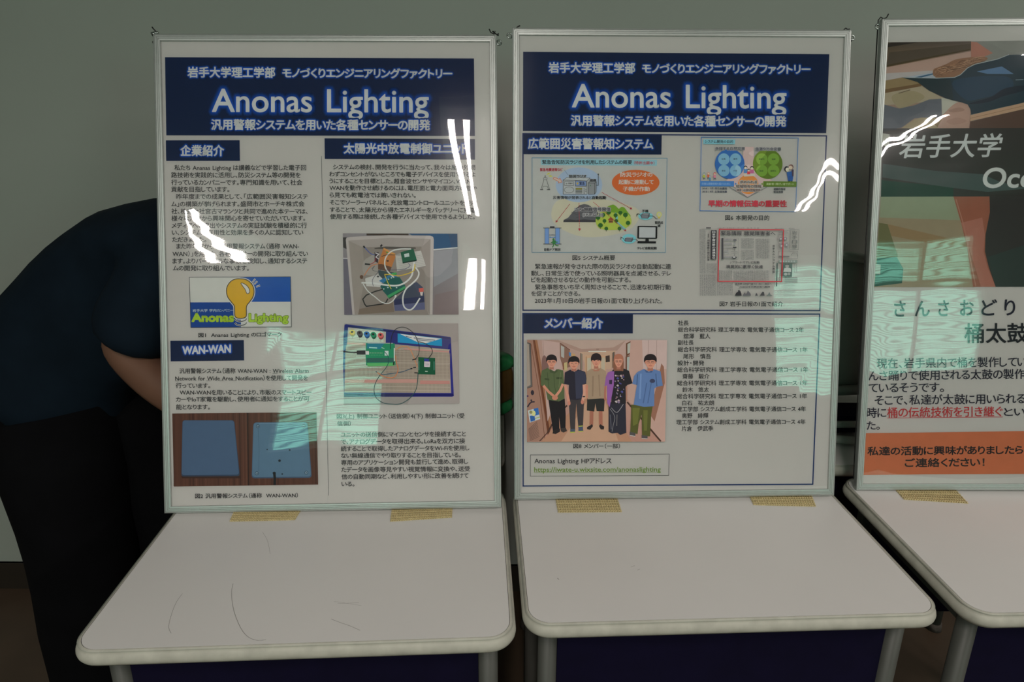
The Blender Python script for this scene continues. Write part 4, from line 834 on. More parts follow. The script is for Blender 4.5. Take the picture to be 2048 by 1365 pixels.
def face(cx, cy, w, h, hair, gl=False, hy=0.0, long=False):
    if long: p.poly([(cx-w*0.98, cy-h*0.4), (cx+w*0.98, cy-h*0.4), (cx+w*1.1, cy+h*1.5), (cx+w*0.6, cy+h*1.6), (cx-w*0.6, cy+h*1.6), (cx-w*1.1, cy+h*1.5)], (120, 76, 56), True)
    p.poly([(cx-w*0.35, cy+h*0.5), (cx+w*0.35, cy+h*0.5), (cx+w*0.5, cy+h*1.35), (cx-w*0.5, cy+h*1.35)], SK2)
    p.ell(cx-w*0.86, cy+h*0.05, w*0.16, h*0.2, SK2, 10); p.ell(cx+w*0.86, cy+h*0.05, w*0.16, h*0.2, SK2, 10)
    p.poly([(cx-w*0.85, cy-h*0.5), (cx, cy-h*0.9), (cx+w*0.85, cy-h*0.5), (cx+w*0.82, cy+h*0.3), (cx+w*0.45, cy+h*0.85), (cx, cy+h), (cx-w*0.45, cy+h*0.85), (cx-w*0.82, cy+h*0.3)], SK, True)
    p.poly([(cx-w*1.08, cy+h*0.05), (cx-w*1.12, cy-h*0.5), (cx-w*0.8, cy-h*1.05), (cx, cy-h*1.28), (cx+w*0.8, cy-h*1.05), (cx+w*1.12, cy-h*0.5), (cx+w*1.05, cy+h*0.02), (cx+w*0.8, cy-h*0.22+hy), (cx+w*0.3, cy-h*0.32+hy), (cx-w*0.25, cy-h*0.25+hy), (cx-w*0.8, cy-h*0.26+hy)], hair, True)
    for q in (-1, 1):
        p.line([(cx+q*w*0.22, cy-h*0.02), (cx+q*w*0.58, cy-h*0.02)], h*0.08, (60, 40, 36))
        if gl: p.line([(cx+q*w*0.15, cy-h*0.12), (cx+q*w*0.7, cy-h*0.12), (cx+q*w*0.64, cy+h*0.16), (cx+q*w*0.2, cy+h*0.16)], h*0.035, (60, 46, 44), True)
    p.line([(cx, cy+h*0.05), (cx-w*0.08, cy+h*0.32), (cx+w*0.1, cy+h*0.34)], h*0.05, SK2); p.line([(cx-w*0.28, cy+h*0.56), (cx, cy+h*0.61), (cx+w*0.28, cy+h*0.56)], h*0.08, (150, 60, 56))
HB = (36, 30, 32)
# first
p.poly([(248, 570), (392, 560), (400, 700), (398, 830), (356, 835), (330, 640), (340, 700), (345, 850), (290, 862)], (30, 28, 30)); p.poly([(290, 840), (350, 822), (350, 850), (312, 872), (284, 866)], (38, 32, 32)); p.poly([(356, 822), (400, 815), (412, 845), (380, 858), (358, 848)], (52, 46, 44))
p.poly([(190, 315), (240, 290), (262, 300), (300, 320), (330, 300), (378, 312), (386, 420), (390, 560), (340, 585), (240, 570), (222, 470), (182, 440), (180, 380)], (74, 86, 54)); p.poly([(215, 380), (255, 384), (256, 400), (216, 394)], (56, 66, 42)); p.poly([(318, 372), (365, 372), (364, 390), (318, 390)], (56, 66, 42)); p.line([(296, 325), (300, 440), (330, 580)], 4, (54, 64, 40)); p.line([(240, 330), (250, 460), (290, 560)], 5, (58, 68, 44)); p.line([(355, 330), (340, 460)], 5, (92, 104, 68)); p.poly([(258, 300), (300, 322), (322, 300), (330, 320), (304, 340), (262, 330)], (60, 72, 46))
p.line([(204, 445), (250, 500), (308, 548)], 22, (174, 112, 88)); p.line([(376, 430), (350, 490), (306, 545)], 22, (180, 118, 94)); p.ell(306, 552, 26, 22, (170, 106, 84), 16)
face(276, 236, 42, 50, HB, True)
# second
p.poly([(425, 560), (562, 560), (556, 700), (550, 840), (514, 845), (492, 600), (486, 700), (482, 850), (442, 846), (434, 700)], (54, 50, 52)); p.poly([(440, 826), (484, 826), (480, 858), (440, 860)], (60, 70, 84)); p.line([(438, 856), (482, 854)], 7, (150, 160, 50)); p.poly([(512, 800), (550, 800), (554, 848), (512, 850)], (60, 70, 90)); p.line([(512, 803), (550, 800)], 7, (150, 160, 50)); p.line([(512, 848), (552, 846)], 7, (150, 160, 50))
p.poly([(392, 330), (440, 305), (476, 325), (510, 303), (572, 325), (590, 425), (548, 440), (552, 560), (500, 574), (424, 566), (428, 440), (386, 430)], (38, 36, 46)); p.poly([(480, 325), (520, 310), (572, 330), (584, 420), (548, 434), (550, 556), (490, 560)], (50, 52, 70)); p.line([(394, 440), (414, 520), (428, 592)], 24, (178, 118, 98)); p.line([(560, 436), (566, 500), (546, 590)], 24, (182, 124, 104)); p.ell(430, 600, 13, 20, (170, 104, 86), 12); p.ell(546, 590, 14, 20, (170, 104, 86), 12); p.line([(548, 542), (570, 542)], 10, (50, 44, 48))
face(472, 250, 44, 50, HB)
# third
p.line([(628, 660), (625, 790)], 32, (140, 86, 68)); p.line([(706, 660), (708, 790)], 32, (144, 88, 70)); p.poly([(586, 812), (630, 784), (640, 800), (615, 834), (588, 828)], (44, 36, 36)); p.poly([(692, 800), (704, 784), (738, 806), (734, 830), (708, 830)], (44, 36, 36)); p.line([(592, 562), (586, 500), (585, 440)], 20, (170, 108, 88)); p.line([(744, 562), (742, 480)], 20, (170, 108, 88))
p.poly([(588, 558), (742, 558), (736, 672), (672, 670), (660, 600), (650, 674), (586, 664)], (40, 40, 38)); p.poly([(586, 320), (630, 296), (664, 305), (705, 290), (752, 318), (760, 440), (738, 450), (740, 555), (592, 566), (596, 440), (580, 430)], (136, 114, 92)); p.line([(640, 360), (636, 540)], 12, (122, 100, 80)); p.line([(690, 350), (700, 540)], 10, (124, 102, 82)); p.poly([(630, 298), (664, 308), (705, 292), (690, 318), (650, 320)], (150, 98, 78))
face(668, 226, 41, 52, (40, 32, 34), False, 10)
# fourth
p.poly([(776, 590), (925, 590), (932, 860), (880, 878), (852, 860), (806, 866), (776, 850)], (40, 40, 50)); p.line([(800, 640), (850, 680), (905, 610)], 4, (130, 126, 130), False, True); p.line([(790, 650), (830, 720), (815, 800), (806, 850)], 4, (110, 108, 112), False, True); p.line([(850, 700), (848, 800)], 4, (110, 106, 104)); p.line([(790, 700), (800, 830)], 8, (74, 74, 84))
p.poly([(800, 320), (835, 292), (900, 290), (955, 315), (986, 424), (940, 440), (925, 460), (928, 602), (800, 606), (805, 420)], (36, 34, 38)); p.poly([(800, 318), (826, 320), (822, 440), (800, 560), (786, 635), (764, 600), (762, 440), (740, 456), (752, 370), (770, 330)], (126, 76, 142)); p.poly([(782, 395), (808, 395), (806, 432), (782, 432)], (50, 40, 60))
random.seed(5)
for k in range(34):
    x, y = 826+random.random()*86, 345+random.random()*245; c = random.choice([(150, 128, 130), (112, 96, 124), (66, 66, 130), (136, 98, 108), (150, 140, 140)]); r = random.uniform(5, 15)
    p.poly([(x-r, y), (x, y-r*0.8), (x+r*0.8, y+r*0.2), (x+r*0.1, y+r*0.9)], c)
p.line([(748, 450), (744, 560)], 15, (150, 90, 74)); p.line([(932, 450), (934, 580)], 10, (150, 104, 86)); p.ell(746, 560, 10, 16, (150, 90, 74), 12)
face(864, 232, 38, 52, (150, 92, 70), True, -6, True)
# fifth
p.poly([(975, 612), (1165, 615), (1150, 700), (1140, 890), (1070, 890), (1066, 700), (1040, 780), (1030, 870), (966, 860), (972, 740)], (74, 76, 34)); p.poly([(985, 640), (1050, 640), (1030, 780), (990, 800)], (92, 96, 40)); p.poly([(1080, 660), (1120, 660), (1112, 840), (1086, 840)], (90, 94, 40)); p.poly([(962, 850), (1012, 862), (1010, 890), (962, 880)], (70, 66, 66)); p.poly([(1066, 880), (1118, 886), (1118, 914), (1066, 908)], (70, 66, 66)); p.line([(962, 882), (1010, 890)], 5, (160, 156, 150)); p.line([(1066, 908), (1118, 912)], 5, (160, 156, 150))
p.poly([(1030, 325), (1086, 298), (1130, 322), (1172, 300), (1232, 320), (1252, 445), (1200, 455), (1178, 470), (1176, 625), (1090, 632), (996, 612), (1014, 500), (1024, 440), (984, 428), (1000, 360)], (76, 104, 150)); p.line([(1060, 340), (1050, 560)], 14, (92, 120, 164)); p.line([(1110, 420), (1080, 600)], 9, (62, 86, 130)); p.line([(1150, 420), (1120, 600)], 9, (64, 88, 130)); p.ell(1160, 404, 24, 18, (52, 58, 84), 16); p.line([(1190, 340), (1200, 450)], 8, (56, 78, 118)); p.line([(1030, 345), (1024, 440)], 7, (54, 76, 114)); p.poly([(1088, 300), (1130, 326), (1172, 302), (1155, 330), (1105, 330)], (56, 78, 120))
face(1143, 238, 49, 56, HB, True)
p.build('group_photo', B2.sheet, 'printed photo of five people standing in a corridor')

# =============================================================== right poster
B3 = Board('framed poster with brush photo, dark title band and orange strip, rightmost of three', 0.977, 1.1701, -0.0105, 0.1989, 0.6139, 0.8755, 0.0112)
p = Print(B3).at(1750, 70, 6.872)
p.poly([(175, 92), (1340, 76), (1345, 1300), (100, 1300)], (132, 108, 92))
p.poly([(1338, 78), (4900, 30), (4900, 1300), (1340, 1300)], (112, 112, 106)); p.poly([(1338, 82), (1420, 90), (1640, 240), (1500, 300), (1338, 300)], (150, 100, 84))
p.grad([(175, 92), (1340, 78), (1340, 300), (160, 440)], [(74, 64, 52), (80, 68, 62), (140, 112, 98), (120, 92, 66)])
p.poly([(240, 94), (620, 90), (190, 160), (185, 120)], (46, 38, 34)); p.poly([(210, 230), (1336, 110), (1336, 190), (170, 420), (172, 400)], (78, 66, 54)); p.poly([(170, 405), (1336, 180), (1336, 200), (170, 432)], (70, 58, 36))
p.poly([(165, 440), (1336, 215), (1336, 290), (830, 470), (830, 500), (390, 575), (155, 620)], (150, 124, 112)); p.poly([(160, 520), (820, 480), (830, 505), (390, 575), (155, 620)], (146, 140, 138))
p.poly([(400, 575), (830, 505), (850, 580), (500, 585)], (136, 142, 150)); p.poly([(560, 575), (830, 515), (840, 530), (640, 580)], (48, 84, 112))
p.poly([(155, 620), (400, 580), (620, 640), (650, 690), (150, 795)], (128, 108, 74)); p.poly([(150, 740), (640, 660), (660, 700), (150, 790)], (104, 78, 48)); p.poly([(150, 795), (660, 695), (930, 850), (935, 900), (140, 960)], (142, 130, 108)); p.poly([(250, 830), (520, 760), (700, 850), (480, 970), (330, 990)], (134, 122, 94), True); p.line([(340, 795), (500, 748)], 9, (80, 66, 48))
p.poly([(140, 950), (350, 1005), (560, 960), (760, 880), (935, 870), (935, 1130), (560, 1140), (380, 1270), (120, 1300)], (84, 88, 96))
p.poly([(380, 1275), (560, 1160), (640, 1130), (925, 1135), (880, 1290)], (136, 122, 92)); p.poly([(830, 1220), (930, 1130), (960, 1140), (900, 1280)], (118, 96, 62))
p.poly([(930, 850), (1180, 920), (1040, 1000), (940, 1100)], (148, 146, 134))
p.poly([(1120, 935), (1200, 920), (1290, 950), (1328, 1010), (1320, 1180), (1310, 1300), (900, 1300), (940, 1150), (1000, 1040)], (150, 120, 106), True); p.poly([(1030, 1030), (1180, 990), (1250, 1030), (1100, 1060)], (138, 108, 94), True); p.poly([(1000, 1180), (1150, 1130), (1280, 1180), (1100, 1230)], (144, 113, 99), True)
random.seed(9)
p.poly([(820, 470), (900, 430), (1000, 390), (1160, 320), (1500, 290), (1560, 330), (1380, 400), (1280, 460), (1160, 560), (850, 570)], (128, 92, 68), True)
for k in range(110):
    t = random.random(); x, y = 830+t*560, 540-t*170+random.uniform(-70, 30); l = random.uniform(60, 170)
    p.line([(x, y), (x+l*0.5, y-l*0.16+random.uniform(-14, 10)), (x+l, y-l*0.2)], 5, random.choice([(104, 70, 50), (148, 108, 80), (84, 58, 44), (160, 124, 96)]))
p.poly([(390, 578), (620, 586), (860, 590), (1100, 580), (1180, 545), (1280, 450), (1380, 400), (1700, 330), (1860, 265), (2060, 260), (3300, 120), (4900, 60), (4900, 1200), (3000, 1010), (2060, 930), (1760, 990), (1340, 1090), (1330, 1020), (1290, 950), (1200, 920), (1000, 870), (760, 760), (600, 640)], (26, 50, 62))
p.line([(400, 576), (860, 588), (1110, 576), (1190, 540), (1290, 445), (1390, 396), (1700, 325), (1860, 262)], 9, (140, 146, 146), False)
p.poly([(390, 578), (620, 590), (1050, 600), (1100, 900), (760, 760), (600, 640)], (30, 48, 54)); p.poly([(1100, 620), (1800, 560), (1900, 740), (1500, 860), (1250, 880)], (26, 58, 80), True)
p.poly([(1415, 495), (1760, 425), (1925, 530), (1560, 528)], (74, 106, 138)); p.poly([(1300, 940), (1600, 850), (1800, 730), (2060, 690), (2060, 760), (1800, 830), (1560, 920)], (16, 32, 48), True)
p.line([(1950, 612), (2060, 606)], 9, (110, 130, 140))
p.poly([(1325, 1098), (2060, 925), (4900, 200), (4900, 330), (2060, 1015), (1325, 1180)], (158, 128, 102)); p.line([(1330, 1140), (2060, 970), (4900, 260)], 6, (132, 98, 72)); p.poly([(1325, 1185), (2060, 1015), (4900, 330), (4900, 1300), (1310, 1300)], (82, 58, 48))
# lower part of the photo under the dark band
p.at(1740, 240, 3.792)
p.poly([(92, 560), (2780, 560), (2780, 1262), (40, 1270)], (58, 54, 50)); p.poly([(88, 575), (640, 575), (720, 800), (760, 1000), (800, 1270), (36, 1270)], (128, 116, 92))
p.poly([(90, 580), (640, 580), (690, 760), (80, 740)], (120, 128, 104)); p.poly([(75, 780), (140, 790), (220, 1040), (60, 1060)], (96, 94, 60)); p.poly([(60, 1050), (210, 1040), (260, 1130), (250, 1240), (40, 1265)], (40, 76, 64)); p.poly([(140, 790), (400, 850), (740, 930), (740, 960), (400, 925), (170, 880)], (128, 106, 74))
p.poly([(640, 575), (915, 578), (918, 700), (885, 870), (880, 1000), (910, 1120), (962, 1268), (790, 1268), (750, 1000), (700, 780)], (136, 82, 62)); p.poly([(700, 780), (860, 740), (880, 870), (870, 1000), (900, 1120), (962, 1268), (850, 1268), (800, 1100)], (148, 96, 80)); p.line([(660, 600), (720, 800), (760, 1010), (810, 1260)], 8, (150, 104, 86))
p.poly([(915, 578), (2780, 578), (2780, 1262), (962, 1268), (905, 1100), (885, 960), (885, 870), (918, 700)], (52, 50, 48)); p.poly([(900, 1040), (1180, 950), (2780, 940), (2780, 1262), (962, 1268)], (48, 58, 54))
p.build('brush_photo', B3.sheet, 'printed close-up photo of a brush, blue cloth and a hand')
p = Print(B3).at(1740, 240, 3.792)
p.poly([(104, 62), (2800, 52), (2800, 574), (90, 582)], (50, 46, 44)); p.poly([(104, 62), (246, 62), (104, 90)], (40, 44, 50)); p.poly([(94, 455), (640, 510), (640, 580), (90, 582)], (26, 60, 48)); p.poly([(104, 330), (500, 385), (860, 410), (1000, 470), (1200, 520), (900, 545), (600, 510), (100, 435)], (62, 74, 72))
p.text('岩手大学', 226, 286, 990, 278, 178, (160, 162, 160), 3.0, ital=0.22); p.text('Occ', 856, 512, 1230, 508, 150, (164, 166, 164), 4.5, True, ital=0.18)
p.build('title_band', B3.sheet, 'dark band with large slanted white lettering')
p = Print(B3).at(1700, 580, 4.874)
K = (36, 34, 48)
for ch, x, w in (('さ', 442, 106), ('ん', 645, 140), ('さ', 872, 100), ('お', 1085, 130), ('ど', 1294, 150), ('り', 1520, 100)): p.text(ch, x, 268-(x-440)*0.012, x+w, 268-(x-440)*0.012, 168, K, 2.6)
p.text('桶太鼓', 1128, 520, 1742, 518, 192, (30, 30, 36), 3.2)
for t, x0, x1, y, y2 in [('現在、岩手県内で桶を製作してい', 270, 1730, 770, 752), ('んさ踊りで使用される太鼓の製作', 190, 1720, 890, 872), ('ているそうです。', 190, 925, 1008, 1002), ('そこで、私達が太鼓に用いられる', 250, 1720, 1130, 1112), ('時に', 172, 362, 1252, 1250)]:
    p.text(t, x0, y, x1, y2, 100, K, 0.9)
p.text('桶の伝統技術を引き継ぐ', 372, 1250, 1500, 1238, 100, (168, 44, 48), 0.9); p.line([(372, 1254), (1500, 1244)], 5, (168, 44, 48)); p.text('とい', 1512, 1238, 1720, 1236, 88, K, 0.9); p.text('た。', 172, 1372, 298, 1370, 90, K, 0.9)
p.build('body_text', B3.sheet, 'large black Japanese body text with one red underlined phrase')
p = Print(B3).at(1660, 840, 5.278)
p.poly([(373, 146), (900, 140), (1450, 133), (4000, 100), (4000, 600), (2048, 578), (1000, 582), (354, 590)], (170, 97, 62))
p.text('私達の活動に興味がありましたら', 405, 382, 2050, 368, 92, (36, 34, 36), 2.6); p.text('ご連絡ください！', 800, 506, 1640, 498, 92, (40, 40, 40), 2.6)
p.build('orange_strip', B3.sheet, 'orange strip with black lettering')
m_tape = mat('frosted_tape', (0.5, 0.5, 0.44), 0.35, noise=(200, 0.1, 2))
for q in ([(1766.5, 266), (1781, 268), (1779.5, 294), (1765.5, 290)], [(1751, 528), (1763, 530), (1762, 549), (1750, 548)]):
    L = B3.local(q); z = B3.paper+0.0009; tp = M(); tp.add([(a, b, z) for a, b in L]+[(a, b, z+0.00025) for a, b in L], [(3, 2, 1, 0), (4, 5, 6, 7), (0, 1, 5, 4), (1, 2, 6, 5), (2, 3, 7, 6), (3, 0, 4, 7)]).build('adhesive_tape', m_tape, B3.sheet)

# cover films: long shallow waves in a loose plastic sheet
B1.film(SUM(S((0.0006, 1.6, 0.5, 0.4), (0.00035, 0.7, 2.1, 1.9), (0.00010, 3.4, 2.2, 0.5), (0.000010, 0.6, 34, 0)), bump_at(0.30, 0.33, 0.22, 0.16, 0.0016, 0.7), bump_at(0.93, 0.30, 0.10, 0.22, 0.0012, -0.2)))
B2.film(SUM(S((0.0005, 0.9, 0.6, 2.2), (0.00030, 1.9, 1.2, 0.4), (0.00008, 3.8, 2.4, 1.5), (0.000010, 0.5, 34, 0)), bump_at(0.92, 0.40, 0.12, 0.10, 0.0006, 0.5)))
B3.film(SUM(S((0.0007, 1.3, 0.9, 2.8), (0.00045, 0.8, 2.6, 0.2), (0.00010, 4.2, 2.0, 2.5), (0.000014, 0.5, 34, 0)), bump_at(0.16, 0.20, 0.16, 0.10, 0.0018, -0.3), bump_at(0.50, 0.08, 0.16, 0.10, 0.0016, 0.5)))
B1.corner_hook(0, [[(0.003, 0.006, -0.006), (-0.001, 0.010, -0.006), (-0.004, 0.014, -0.007)], [(-0.001, -0.008, -0.008), (-0.004, -0.012, -0.008), (-0.001, -0.017, -0.008)]], 'clip', -1)
B1.corner_hook(1, [[(-0.013, 0.012, -0.006), (-0.010, 0.006, -0.006), (-0.004, 0.003, -0.006), (-0.002, 0.008, -0.006), (-0.007, 0.008, -0.006), (0.002, 0.001, -0.006)], [(0.0, 0.002, -0.006), (0.004, 0.004, -0.006), (0.003, 0.0, -0.006)]], 'ring', 1)
B2.corner_hook(0, [[(0.006, 0.001, -0.008), (0.010, 0.004, -0.008), (0.014, 0.006, -0.008)]], 'ring', -1)
B2.corner_hook(1, [[(-0.012, 0.001, -0.006), (-0.008, 0.0045, -0.006), (-0.004, 0.002, -0.006), (-0.001, 0.003, -0.006)], [(0.001, -0.010, -0.007), (0.005, -0.016, -0.008), (0.001, -0.021, -0.009)]], 'ring', 1)
B3.corner_hook(0, [[(-0.0035, -0.010, -0.008), (-0.003, 0.0, -0.008), (0.001, 0.005, -0.008), (0.006, 0.002, -0.008), (0.011, 0.004, -0.007), (0.014, 0.010, -0.007)]], 'ring', -1)
M().tube([(-0.003, B3.h-0.016, -0.009), (-0.0026, B3.h*0.5, -0.010), (-0.002, 0.02, -0.010)], 0.0011, 6).build('cord', m_wire, B3.root, True)
for B in (B1, B2, B3):       # hinged prop behind each frame: carries the leaning board on the rear desk
    mw = B.root.matrix_world.inverted(); foot = Vector((B.root.matrix_world @ Vector((B.w*0.5, 0, 0))).to_tuple()); foot.y = 1.33; foot.z = DZ+0.004
    M().tube([Vector((B.w*0.5, B.h*0.62, -0.012)), mw @ foot], 0.004, 8).build('rear_prop', m_steel, B.root)

# ---------------------------------------------------------------- mesh strips under the frames
def mesh_strip(label, corners):
    """corners: TL TR BR BL in photo pixels on the desk"""
    C = [hit_z(a, b, DZ+0.0006) for a, b in corners]; w = (C[1]-C[0]).length; d = (C[3]-C[0]).length
    back = (C[0]-C[3])*0.6; back2 = (C[1]-C[2])*0.6; C[0] = C[0]+back*0.5; C[1] = C[1]+back2*0.5
    nx, ny = 26, 7; V = []; Fc = []
    m = M(); f = lambda u, v: (C[0]*(1-u)+C[1]*u)*(1-v)+(C[3]*(1-u)+C[2]*u)*v
    for i in range(nx): u = (i+0.5)/nx; m.tube([f(u, k/6)+Vector((0, 0, 0.0009+0.0005*math.sin(math.pi*ny*k/6))) for k in range(7)], 0.0011, 5)
    for j in range(ny): v = (j+0.5)/ny; m.tube([f(k/20, v)+Vector((0, 0, 0.0008)) for k in range(21)], 0.0011, 5)
    b = [f(0, 0), f(1, 0), f(1, 1), f(0, 1)]
    m.add([(q.x, q.y, DZ+0.0004) for q in b]+[(q.x, q.y, DZ+0.0009) for q in b], [(0, 1, 2, 3), (7, 6, 5, 4), (0, 4, 5, 1), (1, 5, 6, 2), (2, 6, 7, 3), (3, 7, 4, 0)])
    o = m.build('mesh_strip', m_mesh); tag(o, label, 'mesh strip', 'beige mesh strips under the frames'); return o
mesh_strip('beige anti-slip mesh strip slanting under the left part of the leftmost frame', [(468, 1024), (601, 1023), (590, 1041), (459, 1044)])
mesh_strip('beige anti-slip mesh strip under the right part of the leftmost frame', [(784, 1018), (905, 1016), (904, 1036), (780, 1044)])
mesh_strip('beige anti-slip mesh strip under the left part of the middle frame', [(1111, 999), (1235, 998), (1244, 1025), (1116, 1026)])
mesh_strip('beige anti-slip mesh strip under the right part of the middle frame', [(1500, 995), (1624, 993), (1632, 1014), (1507, 1011)])
mesh_strip('beige anti-slip mesh strip cut on a slant under the right frame', [(1792, 982), (1912, 981), (1937, 1008), (1808, 1000)])

# ---------------------------------------------------------------- things behind the frames
m_amber = mat('amber_plastic', (0.16, 0.09, 0.02), 0.35, noise=(12, 0.25, 4)); m_green = mat('green_film', (0.03, 0.28, 0.09), 0.15, noise=(18, 0.35, 4))
bt = empty('wrapped_jar', 'amber jar with shiny green lid and foot, in the gap left of the middle poster', 'jar', Matrix.Translation((-0.046, 1.55, DZ)))
def lathe(name, prof, m, parent, n=28, wob=0.0, seed=0):
    V = []; Fc = []; rnd = random.Random(seed)
    for i, (r, z) in enumerate(prof):
        for k in range(n): a = 2*math.pi*k/n; q = r*(1+wob*math.sin(3*a+i*0.9)+wob*rnd.uniform(-0.6, 0.6)); V.append((q*math.cos(a), q*math.sin(a), z))
    for i in range(len(prof)-1):
        for k in range(n): Fc.append((i*n+k, i*n+(k+1) % n, (i+1)*n+(k+1) % n, (i+1)*n+k))
    Fc.append(tuple(range(n))[::-1]); Fc.append(tuple((len(prof)-1)*n+k for k in range(n)))
    return obj(name, V, Fc, m, parent, True)
lathe('body', [(0.040, 0.028), (0.048, 0.036), (0.050, 0.06), (0.049, 0.095), (0.044, 0.112)], m_amber, bt, wob=0.01)
lathe('green_lid', [(0.043, 0.110), (0.050, 0.116), (0.051, 0.128), (0.044, 0.138), (0.030, 0.144), (0.012, 0.146)], m_green, bt, wob=0.05, seed=2)
lathe('green_foot', [(0.044, 0.0), (0.049, 0.006), (0.047, 0.022), (0.040, 0.030)], m_green, bt, wob=0.03, seed=4)
m_shell = mat('grey_chair_shell', (0.42, 0.41, 0.37), 0.5, noise=(14, 0.06, 4))
ch = empty('folded_chair', 'folded chair with grey shell back and navy seat, standing on its side behind right frames', 'chair', Matrix.Translation((0.72, 1.50, DZ)))
M().tube([(-0.2, 0.0, 0.405), (0.02, 0, 0.395), (0.30, 0, 0.35)], 0.011, 12).build('side_rail', m_rail, ch, True)
M().tube([(-0.2, 0.0, 0.062), (0.30, 0.0, 0.085)], 0.012, 12).build('side_rail', m_rail, ch, True)
sh = M(); n = 10
for i in range(n+1):
    for j in range(7):
        x = -0.19+0.48*i/n; z = 0.080+0.31*j/6-0.00*x+(-0.045*max(0, (x+0.02))/0.3)*(j/6); y = 0.012+0.018*math.sin(math.pi*j/6)
        sh.v.append((x, y, z))
for i in range(n):
    for j in range(6): a = i*7+j; sh.f.append((a, a+7, a+8, a+1))
o = sh.build('shell_back', m_shell, ch, True); md = o.modifiers.new('thick', 'SOLIDIFY'); md.thickness = 0.006
M().box((-0.18, -0.085, 0.006), (0.24, -0.008, 0.046)).build('seat_pad', m_navy, ch)
M().tube([(-0.16, -0.10, 0.030), (0.26, -0.09, 0.030)], 0.008, 10).build('cross_bar', m_rail, ch, True)
M().tube([(-0.10, -0.12, 0.012), (0.06, -0.145, 0.012), (0.18, -0.14, 0.012)], 0.009, 10).build('strut', m_rail, ch, True)
# ---------------------------------------------------------------- person bending behind the left desk
m_skin = mat('skin', (0.19, 0.095, 0.062), 0.6, spec=0.25, noise=(30, 0.05, 3)); m_shirt = mat('navy_tshirt', (0.0055, 0.0125, 0.022), 0.9, spec=0.15, noise=(14, 0.15, 5), bump=(25, 0.4)); m_pants = mat('black_trousers', (0.004, 0.004, 0.005), 0.95, spec=0.1, noise=(12, 0.2, 4)); m_hair = mat('black_hair', (0.01, 0.008, 0.007), 0.45, noise=(60, 0.3, 4)); m_shoe = mat('black_shoe', (0.012, 0.012, 0.012), 0.5, noise=(30, 0.2, 3))
def skin_mesh(name, nodes, edges, m, parent, sub=2, root=0, shape=None):
    me = bpy.data.meshes.new(name); me.from_pydata([n[0] for n in nodes], edges, []); me.update()
    o = bpy.data.objects.new(name, me); COL.objects.link(o)
    md = o.modifiers.new('skin', 'SKIN'); md.use_smooth_shade = True
    for i, n in enumerate(nodes):
        sv = me.skin_vertices[0].data[i]; r = n[1]; sv.radius = r if isinstance(r, tuple) else (r, r); sv.use_root = (i == root)
    sb = o.modifiers.new('sub', 'SUBSURF'); sb.levels = sub; sb.render_levels = sub
    dg = bpy.context.evaluated_depsgraph_get(); e = o.evaluated_get(dg); nm = bpy.data.meshes.new_from_object(e)
    bpy.data.objects.remove(o); bpy.data.meshes.remove(me)
    if shape:
        for v in nm.vertices: v.co = shape(v.co)
    nm.name = name; nm.materials.clear(); nm.materials.append(m)
    nm.polygons.foreach_set('use_smooth', [True]*len(nm.polygons))
    o = bpy.data.objects.new(name, nm); COL.objects.link(o); o.parent = parent; return o
PX, PY = -1.02, 1.42
per = empty('person', 'person in navy T-shirt and black trousers bending over behind the leftmost desk', 'person', Matrix.Translation((PX, PY, 0)))
W = lambda x, y, z: (x-PX, y-PY, z)
# joints (world): hips, chest, neck, head, shoulders, elbows, hands, knees, feet. near = towards the camera
hip = W(-1.03, 1.43, 0.80); belly = W(-0.97, 1.42, 0.90); chest = W(-0.80, 1.42, 1.04); upper = W(-0.66, 1.42, 1.11); neck = W(-0.55, 1.42, 1.12); head0 = W(-0.48, 1.42, 1.10); head1 = W(-0.40, 1.42, 1.04)
nodes = [(hip, (0.075, 0.10)), (belly, (0.075, 0.11)), (chest, (0.09, 0.13)), (upper, (0.10, 0.14)), (neck, 0.058), (head0, 0.085), (head1, 0.088)]
edges = [(0, 1), (1, 2), (2, 3), (3, 4), (4, 5), (5, 6)]
def chain(start, pts):
    last = start
    for q in pts: nodes.append(q); edges.append((last, len(nodes)-1)); last = len(nodes)-1
    return last
chain(3, [(W(-0.65, 1.29, 1.10), 0.062), (W(-0.71, 1.245, 1.00), 0.050), (W(-0.757, 1.24, 0.962), 0.044), (W(-0.66, 1.21, 0.885), 0.041), (W(-0.55, 1.185, 0.815), 0.029), (W(-0.50, 1.18, 0.80), (0.022, 0.036)), (W(-0.455, 1.175, 0.785), (0.018, 0.038))])
chain(3, [(W(-0.65, 1.55, 1.10), 0.062), (W(-0.66, 1.59, 0.98), 0.050), (W(-0.64, 1.58, 0.88), 0.043), (W(-0.55, 1.54, 0.83), 0.038), (W(-0.46, 1.50, 0.79), 0.029), (W(-0.42, 1.48, 0.78), (0.022, 0.036)), (W(-0.38, 1.46, 0.77), (0.018, 0.038))])
chain(0, [(W(-1.04, 1.36, 0.72), 0.068), (W(-0.98, 1.34, 0.45), 0.062), (W(-0.985, 1.34, 0.30), 0.058), (W(-0.99, 1.34, 0.09), 0.040), (W(-0.94, 1.335, 0.045), (0.030, 0.034)), (W(-0.86, 1.335, 0.038), (0.028, 0.040))])
chain(0, [(W(-1.0, 1.50, 0.72), 0.068), (W(-0.89, 1.50, 0.45), 0.062), (W(-0.88, 1.52, 0.30), 0.058), (W(-0.88, 1.53, 0.09), 0.040), (W(-0.83, 1.53, 0.045), (0.030, 0.034)), (W(-0.75, 1.53, 0.038), (0.028, 0.040))])
body = skin_mesh('body', nodes, edges, m_skin, per)
